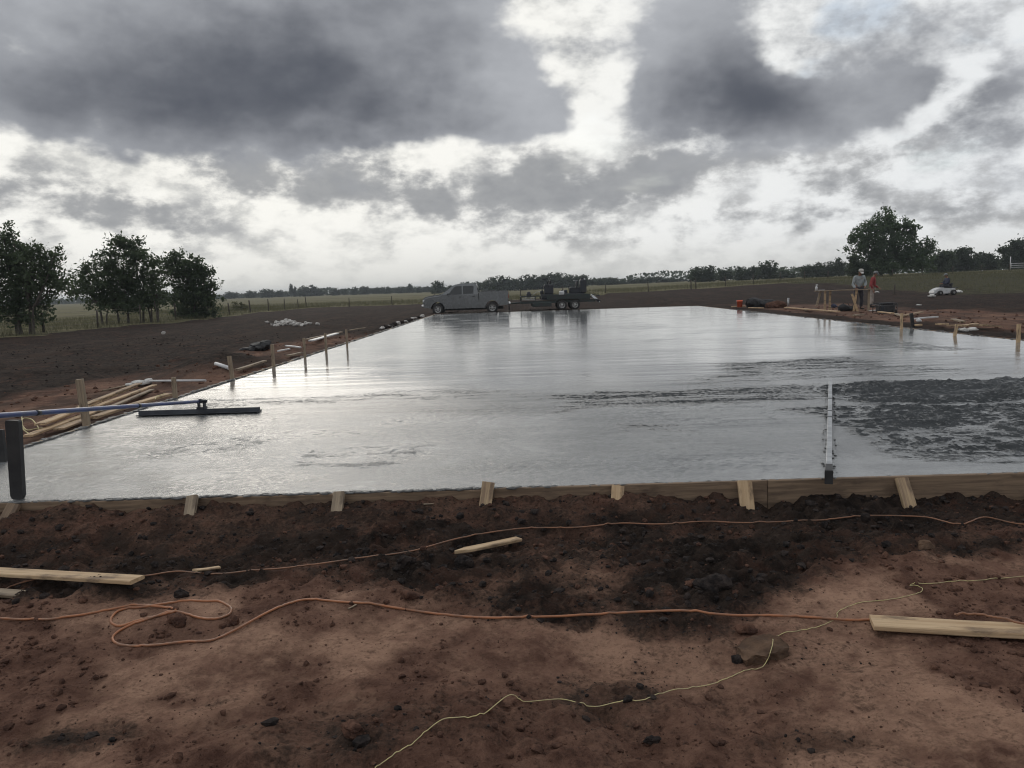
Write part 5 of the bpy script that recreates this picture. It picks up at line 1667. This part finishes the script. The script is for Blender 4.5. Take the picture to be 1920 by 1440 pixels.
# white rubble heap
mb = MB()
for i in range(120):
    t = r1.gauss(0, 0.38)
    px = 540 + max(-1, min(1, t))*38; py = 608 - 0.02*(px-540) + r1.uniform(-3.5, 4.0)
    p = gp(px, py); s = r1.uniform(0.035, 0.11)
    mb.ball((p[0], p[1], hz1(p[0], p[1])+s*0.3+r1.uniform(0, 0.16)*math.exp(-t*t*4)), (s*1.3, s, s*0.7), i, 1, 0.3, sm=False)
o = tag(mb.build('rubble_heap', 'rubble'), kind='stuff')
for px, py, lb in ((596, 609, 'single pale rubble chunk lying just past the white rubble heap'), (306, 626, 'pale chunk on dark ground below the trees')):
    lump('stone', px, py, 0.22, 0.18, 'rubble', lb, 'rubble chunk', int(px), 2, .2)
GDR = 'broken clods along the far lumber side of the form'
for i in range(16):
    px = 715 + i*5 + r1.uniform(-2, 2); py = 620 - (px-715)*0.31
    p = gp(px, py-2)
    o = MB().ball((0, 0, 0), (r1.uniform(.08, .20), r1.uniform(.08, .16), r1.uniform(.04, .10)), i, 2, .2, sm=False).build('clod', 'dark_clod' if i % 3 else 'rubble', loc=(p[0], p[1], hz1(p[0], p[1])+0.05))
    tag(o, 'chunky clod in the row along the slab edge leading to the pickup', 'clod', GDR)

# ------------------------------------------------------------------ trees
def leaf_quads(C, size, g, flat=0.5):
    n = len(C)
    a = g.normal(size=(n, 3)); a /= np.linalg.norm(a, axis=1)[:, None]
    b_ = np.cross(a, g.normal(size=(n, 3))); b_ /= np.linalg.norm(b_, axis=1)[:, None]
    s = size*(0.40 + 1.35*g.uniform(0, 1, (n, 1))**1.6)
    u = a*s; v = b_*s*flat
    V = np.stack([C-u, C+v*0.9-u*0.1, C+u, C-v*0.9-u*0.1], 1).reshape(-1, 3)
    return V, np.arange(4*n).reshape(-1, 4)


def tree(name, base, trunks, lobes, label, cat, group, leafmat, nclump, per, leaf, cr, seed, trunk_r=0.10, shell=0.5):
    """trunks: (x, y, lean x) at the foot; lobes: (x, y, z, rx, ry, rz) all relative to base, in metres"""
    rr_ = random.Random(seed); g = np.random.default_rng(seed)
    T_ = empty(name, base, 0, label, cat, group)
    mb = MB()
    L = np.array(lobes)
    tops = []
    for (tx, ty, lx, tr, th) in trunks:
        p = [Vector((tx, ty, -0.25)), Vector((tx+lx*0.3+rr_.uniform(-.05, .05), ty, th*0.35)), Vector((tx+lx*0.7+rr_.uniform(-.06, .06), ty+rr_.uniform(-.1, .1), th*0.7)), Vector((tx+lx, ty, th))]
        mb.tube(smooth_path(p, 3), [tr*(1.25-0.75*i/9) for i in range(10)], 7)
        tops.append(p[-1])
    vol = L[:, 3]*L[:, 4]*L[:, 5]
    pr = vol**0.8; pr /= pr.sum()
    for l in L:
        c = Vector(l[:3])
        t = min(tops, key=lambda q: (q-c).length)
        mid = t.lerp(c, 0.5) + Vector((rr_.uniform(-.1, .1), rr_.uniform(-.1, .1), -0.08*(c-t).length))
        mb.tube(smooth_path([t-Vector((0, 0, .15)), mid, c], 3), [trunk_r*0.55*(1-0.11*i) for i in range(7)], 5)
    which = g.choice(len(L), nclump, p=pr)
    d = g.normal(size=(nclump, 3)); d /= np.linalg.norm(d, axis=1)[:, None]
    rad = g.uniform(0, 1, (nclump, 1))**shell
    rad = rad*np.where(g.uniform(0, 1, (nclump, 1)) < 0.30, g.uniform(1.0, 1.48, (nclump, 1)), g.uniform(0.8, 1.05, (nclump, 1)))
    C = L[which, :3] + d*rad*L[which, 3:]
    C[:, 2] = np.maximum(C[:, 2], 0.15)
    for i in range(0, nclump, 2 if nclump > 150 else 1):
        l = Vector(L[which[i], :3]); c = Vector(C[i])
        if (c-l).length > 0.05:
            mb.tube([l, l.lerp(c, .5)+Vector((0, 0, -.05)), c], [trunk_r*0.16, trunk_r*0.12, trunk_r*0.05], 4, caps=False)
    mb.build('trunk', 'bark', T_)
    cs = g.uniform(0.45, 1.05, (nclump, 1, 1))*np.where(rad > 1.0, 0.55, 1.0)[:, :, None]
    P_ = (C[:, None, :] + g.normal(size=(nclump, per, 3))*np.array([cr, cr, cr*0.75])*cs*0.6).reshape(-1, 3)
    P_[:, 2] = np.maximum(P_[:, 2], 0.05)
    V, Q_ = leaf_quads(P_, leaf, g)
    link('crown', np_mesh('crown', V, Q_, leafmat, smooth_=False), T_)
    return T_


def tree_px(name, depth, foot, trunks, lobes, label, cat, group, leafmat, nclump, per, leaf, cr, seed, tr, thick=0.8, shell=0.5, toph=None):
    """outline given as seen in the photograph, built at full depth where it stands"""
    b = depth_at(foot[0], foot[1], depth)
    b[2] = hz1(b[0], b[1])
    def w(px, py, dd=0.0):
        p = depth_at(px, py, depth)
        return p - b
    L = []
    rr_ = random.Random(seed)
    for (px, py, rx, ry) in lobes:
        p = w(px, py); k = depth/1493
        L.append((p[0], rr_.uniform(-.35, .35)*rx*k, p[2], rx*k, max(rx*k*thick, ry*k*0.7), ry*k))
    ts = []
    for (px, lean, r, th) in trunks:
        p = w(px, foot[1])
        ts.append((p[0], rr_.uniform(-.8, .8), lean, r, th))
    return tree(name, b, ts, L, label, cat, group, leafmat, nclump, per, leaf, cr, seed, tr, shell)


tree_px('mesquite_tree', 42, (45, 633), [(28, -.1, .16, 1.5), (46, .1, .09, 1.5), (66, .15, .07, 1.6), (80, .2, .07, 1.6), (-30, -.2, .14, 1.6)],
        [(-50, 510, 60, 75), (10, 500, 52, 60), (5, 448, 36, 18), (45, 470, 34, 28), (62, 520, 44, 55), (92, 488, 24, 30), (104, 530, 22, 36), (105, 466, 12, 8), (30, 560, 58, 32), (40, 592, 48, 16), (-20, 590, 50, 24), (82, 570, 28, 22), (20, 430, 14, 8), (75, 598, 18, 10)],
        'largest dark bushy tree with thick trunks, farthest from the pickup', 'tree', None, 'leaf_mesquite', 560, 40, 0.085, 0.50, 21, 0.12)
tree_px('mesquite_tree', 55, (245, 607), [(203, -.2, .07, 1.6), (222, -.15, .06, 1.7), (234, .1, .05, 1.6), (244, -.1, .06, 1.6), (262, .15, .07, 1.6), (275, -.15, .06, 1.5), (283, .2, .06, 1.5), (293, .1, .05, 1.5), (303, -.1, .05, 1.5), (210, .3, .05, 1.5)],
        [(232, 462, 26, 18), (222, 450, 14, 9), (248, 455, 16, 10), (258, 490, 34, 26), (205, 500, 34, 30), (160, 505, 17, 18), (152, 528, 20, 22), (180, 540, 36, 24), (240, 535, 48, 36), (285, 520, 24, 34), (290, 490, 12, 14), (262, 560, 40, 16), (235, 574, 60, 10), (168, 566, 18, 9), (200, 562, 36, 12), (145, 545, 14, 10), (295, 556, 22, 18), (268, 470, 14, 10), (207, 463, 10, 6)],
        'dark tree clump on many thin trunks, middle of three by the fence', 'tree', None, 'leaf_mesquite', 500, 40, 0.10, 0.52, 33, 0.10)
tree_px('mesquite_tree', 62, (360, 598), [(332, -.2, .07, 1.2), (352, 0, .06, 1.3), (368, .2, .07, 1.3), (385, .3, .05, 1.0)],
        [(322, 500, 20, 22), (340, 492, 20, 14), (352, 520, 34, 32), (376, 508, 14, 22), (385, 545, 24, 32), (345, 560, 40, 26), (395, 578, 16, 18), (365, 585, 36, 12), (392, 510, 8, 8), (399, 532, 8, 9), (327, 480, 10, 6), (337, 474, 6, 5), (365, 490, 8, 7), (390, 496, 4, 3), (402, 540, 5, 3)],
        'leafy slanting tree with foliage reaching the ground, nearest the field shrub', 'tree', None, 'leaf_mesquite', 360, 40, 0.11, 0.50, 47, 0.09)
tree_px('shrub', 88, (450, 586), [(445, 0, .02, .3), (455, .1, .02, .3)], [(443, 576, 7, 8), (455, 578, 8, 7), (448, 582, 11, 4), (440, 569, 3, 3)],
        'small ragged weed shrub standing alone at the pasture edge', 'shrub', None, 'leaf_weed', 40, 20, 0.11, 0.35, 50, 0.03)
tree_px('oak_tree', 118, (1655, 528), [(1655, 0, .28, 3.0), (1672, .4, .18, 3.0)],
        [(1662, 410, 18, 12), (1645, 425, 26, 16), (1680, 430, 26, 18), (1620, 450, 26, 22), (1660, 455, 40, 30), (1705, 440, 18, 18), (1712, 465, 26, 20), (1735, 470, 16, 12), (1640, 485, 40, 22), (1690, 485, 44, 22), (1722, 495, 28, 14), (1602, 470, 12, 12), (1600, 446, 9, 7), (1660, 398, 6, 6), (1704, 423, 9, 7), (1745, 458, 8, 6), (1650, 503, 50, 12), (1624, 424, 16, 12), (1714, 426, 15, 11), (1738, 452, 13, 11), (1597, 452, 9, 10), (1700, 408, 8, 6), (1608, 434, 9, 7)],
        'big rounded oak standing alone behind the two workers, tallest tree on the rise', 'tree', None, 'leaf_oak', 520, 36, 0.20, 0.85, 61, 0.25)
tree_px('oak_tree', 112, (1612, 526), [(1612, 0, .08, 1.0)], [(1608, 500, 17, 14), (1600, 485, 8, 8), (1625, 508, 16, 10), (1598, 510, 10, 8)],
        'smaller paler tree at the foot of the big rounded oak', 'tree', None, 'leaf_far', 120, 30, 0.17, 0.6, 62, 0.08)
GRB = 'trees behind the fence past the big oak'
for i, (lob, lb) in enumerate(((((1762, 495, 16, 18), (1772, 480, 10, 9), (1755, 505, 14, 10)), 'dark bushy tree next to the big rounded oak on its far side'),
                              (((1803, 472, 16, 4), (1800, 488, 22, 14), (1815, 496, 18, 12), (1790, 500, 16, 12)), 'flat topped dark tree behind the white ride-on rider'),
                              (((1838, 492, 18, 12), (1850, 482, 12, 7), (1860, 495, 18, 12), (1832, 480, 5, 4)), 'low dark tree beyond the fence between the flat topped tree and the gate'),
                              (((1902, 465, 18, 11), (1912, 478, 28, 16), (1890, 482, 14, 10), (1925, 460, 20, 14), (1900, 495, 26, 12), (1882, 470, 8, 5)), 'tall tree rising behind the white pipe gate'))):
    dpt = (150, 165, 175, 165)[i]
    cx = sum(l[0] for l in lob)/len(lob)
    tree_px('oak_tree', dpt, (cx, 514), [(cx, .1, .2, 1.8), (cx+8, .3, .14, 1.8)], list(lob), lb, 'tree', GRB, 'leaf_far', 190, 34, 0.26, 0.95, 70+i, 0.18)

# field and hedgerow trees farther off: a few forms, each tree its own object
def proto_tree(seed, forms):
    g = np.random.default_rng(seed); rr_ = random.Random(seed)
    L = np.array(forms, float)
    mb = MB().tube([(0, 0, -0.05), (0.01, 0, 0.15), (0, 0, 0.35)], [0.04, 0.032, 0.025], 6)
    for l in L: mb.tube([(0, 0, 0.3), tuple(l[:3])], [0.02, 0.008], 4)
    n = 190
    pr = L[:, 3]**2; pr /= pr.sum()
    w = g.choice(len(L), n, p=pr); d = g.normal(size=(n, 3)); d /= np.linalg.norm(d, axis=1)[:, None]
    C = L[w, :3] + d*(g.uniform(0, 1, (n, 1))**0.45)*L[w, 3:]
    C[:, 2] = np.maximum(C[:, 2], 0.04)
    P_ = (C[:, None] + g.normal(size=(n, 15, 3))*0.045).reshape(-1, 3)
    V, Q_ = leaf_quads(P_, 0.040, g, 0.7)
    return mb.mesh('trunk', 'bark'), np_mesh('crown', V, Q_, 'leaf_far', smooth_=False)


PT = [proto_tree(1, [(0, 0, .60, .42, .40, .36), (.25, 0, .45, .30, .3, .30), (-.28, 0, .42, .30, .3, .28), (0, 0, .22, .55, .5, .22)]),
      proto_tree(2, [(0, 0, .66, .36, .36, .32), (.3, 0, .50, .26, .3, .26), (-.2, 0, .38, .36, .3, .28), (.1, 0, .2, .52, .5, .2)]),
      proto_tree(3, [(-.1, 0, .70, .28, .3, .28), (.2, 0, .55, .30, .3, .30), (-.3, 0, .40, .24, .3, .24), (.0, 0, .22, .5, .5, .22)]),
      proto_tree(4, [(0, 0, .5, .55, .5, .45), (.35, 0, .35, .34, .3, .3), (-.35, 0, .35, .34, .3, .3)]),
      proto_tree(5, [(0, 0, .72, .20, .22, .26), (.12, 0, .5, .26, .26, .26), (-.14, 0, .36, .26, .26, .26)])]


def field_tree(kind, px, top_py, width_px, depth, label, group):
    b = depth_at(px, 540, depth)
    z = hz1(b[0], b[1])
    top = depth_at(px, top_py, depth)[2]
    h = max(1.5, top - z)
    T_ = empty('field_tree', (b[0], b[1], z), rng.uniform(0, 6.28), label, 'tree', group)
    wv = width_px*depth/1493
    T_.scale = (wv, wv, h/0.95)
    tr, cr = PT[kind]
    link('trunk', tr, T_); link('crown', cr, T_)
    return T_


G1, G2, G3 = 'hedgerow trees behind the pickup and trailer', 'bushy trees on the rise between trailer and big oak', 'tiny trees on the horizon past the pasture'
for i, (px, top, w, d, k) in enumerate(((822, 524, 26, 330, 0), (847, 534, 18, 340, 3), (872, 529, 30, 335, 1), (898, 527, 24, 340, 3), (920, 521, 26, 325, 2), (942, 514, 34, 320, 0), (965, 521, 26, 325, 3),
                                        (985, 516, 30, 320, 1), (1008, 513, 34, 318, 0), (1030, 511, 36, 320, 3), (1053, 512, 34, 315, 1), (1075, 513, 32, 320, 0), (1092, 516, 24, 318, 2), (1110, 524, 18, 330, 4),
                                        (1128, 522, 24, 335, 1), (1148, 519, 30, 330, 0), (1166, 525, 20, 340, 2), (1186, 521, 22, 345, 1), (1210, 519, 28, 340, 0), (1232, 518, 26, 345, 3), (1255, 521, 24, 345, 1), (1275, 523, 22, 350, 3))):
    field_tree(k, px, top, w*1.25, d, 'rounded dark tree in the hedgerow on the skyline behind pickup and trailer', G1)
for i, (px, top, w, d, k, lb) in enumerate(((1308, 497, 30, 205, 0, 'broad bushy tree at the hedge end nearest the trailer, on the rise'), (1332, 499, 26, 205, 2, 'bushy tree second from the trailer end of the hedge on the rise'),
                                            (1358, 504, 30, 215, 3, 'low spreading tree in the dip of the hedge on the rise'), (1390, 500, 30, 210, 1, 'bushy tree just before the tallest tree of the hedge on the rise'),
                                            (1412, 498, 26, 212, 3, 'dense tree touching the tallest tree of the hedge on the rise'), (1438, 485, 36, 205, 0, 'tallest round headed tree of the hedge on the rise'),
                                            (1466, 505, 28, 215, 3, 'low tree past the tallest tree of the hedge, before a sky gap'), (1484, 512, 18, 220, 1, 'lowest bush of the hedge beside the sky gap'),
                                            (1512, 494, 24, 190, 0, 'tree just after the sky gap in front of the big oak'), (1532, 493, 22, 192, 2, 'middle tree between the sky gap and the big oak'),
                                            (1552, 491, 24, 190, 1, 'tree next but one to the big rounded oak'), (1573, 485, 28, 188, 2, 'tall dark tree right beside the big rounded oak'))):
    field_tree(k, px, top, w*1.2, d, lb, G2)
for i, (px, top, w, k) in enumerate(((470, 544, 16, 3), (500, 540, 26, 0), (524, 543, 14, 3), (546, 532, 9, 4), (553, 538, 9, 2), (578, 533, 34, 0), (598, 541, 16, 3), (628, 540, 16, 1), (645, 541, 14, 3), (664, 538, 14, 1), (684, 535, 20, 0),
                                     (705, 538, 18, 3), (725, 538, 16, 1), (748, 536, 18, 0), (768, 533, 18, 2), (785, 537, 12, 1), (803, 536, 16, 3), (432, 546, 20, 3))):
    field_tree(k, px, top, w*1.25, 520, 'small bluish tree on the flat horizon beyond the pasture', G3)
# continuous low woodland on the horizon
g = np.random.default_rng(77)
V_, Q_ = [], []
o_ = 0
for (x0, x1, d0, hgt, n) in ((-420, 60, 620, 4.6, 9000), (20, 420, 420, 6.0, 7000), (60, 200, 235, 3.2, 4200)):
    x = g.uniform(x0, x1, n); y = d0 + g.uniform(-14, 14, n)
    top = hgt*(0.62 + 0.55*(fbm(x*0.045, x*0+3.3, 4, 0.6, 8)+0.35))
    z = H(x, y, False) + g.uniform(0, 1, n)**0.8*top
    v, q = leaf_quads(np.stack([x, y, z], 1), 0.9*d0/500, g, 0.7)
    V_.append(v); Q_.append(q+o_); o_ += len(v)
tag(link('far_woodland', np_mesh('far_woodland', np.concatenate(V_), np.concatenate(Q_), 'leaf_far', smooth_=False)), kind='stuff')

# ------------------------------------------------------------------ fences
def fence(name, line, spacing, label, hgt=1.15, r=0.055, jitter=True):
    P_ = [Vector(p) for p in line]
    Fn = empty(name, (P_[0].x, P_[0].y, hz1(P_[0].x, P_[0].y)), 0, label, 'fence')
    o0 = Fn.location.copy()
    posts = []
    for a, b in zip(P_[:-1], P_[1:]):
        n = max(1, round((b-a).length/spacing))
        for i in range(n):
            posts.append(a.lerp(b, i/n))
    posts.append(P_[-1])
    me = MB().tube([(0, 0, -0.4), (0, 0, 0.6), (0, 0, hgt)], [r*1.05, r, r*0.92], 8).mesh('post', 'fence_wood')
    tops = []
    for i, p in enumerate(posts):
        o = link('post', me, Fn)
        z = hz1(p.x, p.y)
        o.location = Vector((p.x, p.y, z)) - o0
        o.rotation_euler = (R(rng.uniform(-3.5, 3.5)), R(rng.uniform(-3.5, 3.5)), rng.uniform(0, 6))
        o.scale = (rng.uniform(.8, 1.3), rng.uniform(.8, 1.3), rng.uniform(.88, 1.1))
        tops.append(Vector((p.x, p.y, z)))
    for hh in (0.30, 0.55, 0.80, 1.02):
        pts = [t + Vector((0, -0.06, hh)) - o0 for t in tops]
        out = []
        for a, b in zip(pts[:-1], pts[1:]):
            for k in range(4): out.append(a.lerp(b, k/4) + Vector((0, 0, -0.02*math.sin(math.pi*k/4))))
        out.append(pts[-1])
        MB().tube(out, 0.006, 4, caps=False).build('wire', 'wire', Fn)
    return Fn


fence('wire_fence', [(-25.6, 26, 0), (-25.6, 92, 0)], 5.3, 'wire fence on wooden posts running past the dark trees')
fence('wire_fence', [(-25.0, 93.2, 0), (20, 94.0, 0)], 5.1, 'wire fence on wooden posts behind the pickup and trailer')
fence('wire_fence', [(20.6, 94.2, 0), (42, 110, 0), (78, 122, 0)], 5.2, 'wire fence on wooden posts climbing the rise behind the workers')
tag(link('fence_post', MB().tube([(0, 0, -.4), (0, 0, .75)], [0.07, 0.06], 8).mesh('fence_post', 'fence_wood')), 'short dark post alone on the dark ground past the red shirted worker', 'post').location = at_g(1677, 553)
# pipe gate
gd = 124.0
a = depth_at(1894, 505, gd); b = depth_at(1952, 502, gd)
zg = hz1(a[0], a[1])
GT = empty('pipe_gate', (a[0], gd, zg), 0, 'white pipe gate with a tall gatepost in front of the tall tree', 'gate')
w_ = b[0]-a[0]
MB().tube([(0, 0, -0.3), (0, 0, 2.2)], 0.07, 8).build('gatepost', 'white_plastic', GT)
MB().tube([(w_+.1, 0, -0.3), (w_+.1, 0, 1.4)], 0.07, 8).build('gatepost', 'white_plastic', GT)
for z in (0.55, 0.85, 1.15): MB().tube([(0.1, 0, z), (w_, 0, z)], 0.04, 7).build('rail', 'white_plastic', GT)
for x in (0.12, w_*0.5, w_-0.02): MB().tube([(x, -0.02, 0.5), (x, -0.02, 1.2)], 0.035, 6).build('upright', 'white_plastic', GT)

# ------------------------------------------------------------------ pasture grass along the near edges
g = np.random.default_rng(5)
def grass_patch(name, x, y, h0, h1, wd):
    dk, gr_, sm_, wd2 = zones(x, y)
    ok = (gr_ > 0.35) | ((wd2 > 0.5) & (g.uniform(0, 1, len(x)) < 0.5))
    x, y = x[ok], y[ok]
    z = H(x, y)
    n = len(x)
    a = g.uniform(0, 6.28, n); h = g.uniform(h0, h1, n); lx = g.normal(0, 0.35, n)*h; ly = g.normal(0, .35, n)*h
    P0 = np.stack([x-np.cos(a)*wd, y-np.sin(a)*wd, z-0.03], 1); P1 = np.stack([x+np.cos(a)*wd, y+np.sin(a)*wd, z-0.03], 1); P2 = np.stack([x+lx, y+ly, z+h], 1)
    V = np.stack([P0, P1, P2], 1).reshape(-1, 3)
    return tag(link(name, np_mesh(name, V, np.arange(3*n).reshape(-1, 3), 'dry_grass', smooth_=False)), kind='stuff')
n = 26000
grass_patch('pasture_grass', -g.uniform(23.0, 42, n), g.uniform(24, 100, n), 0.12, 0.42, 0.012)
n = 45000
grass_patch('pasture_grass', g.uniform(-45, 75, n), 88 + 42*g.uniform(0, 1, n)**1.6, 0.15, 0.50, 0.018)
n = 26000
grass_patch('pasture_grass', g.uniform(28, 80, n), g.uniform(50, 125, n), 0.08, 0.35, 0.018)

# ------------------------------------------------------------------ thin summer air
hm = bpy.data.materials.new('haze'); hm.use_nodes = True
hn = hm.node_tree; hn.nodes.clear()
pv = hn.nodes.new('ShaderNodeVolumePrincipled'); pv.inputs['Density'].default_value = 0.00035
pv.inputs['Color'].default_value = (0.80, 0.86, 0.93, 1)
ho = hn.nodes.new('ShaderNodeOutputMaterial'); hn.links.new(pv.outputs[0], ho.inputs['Volume'])
MATS['haze'] = hm
tag(MB().box((0, 1240, 6.4), (3400, 2840, 16.0)).build('haze', 'haze'), kind='stuff')
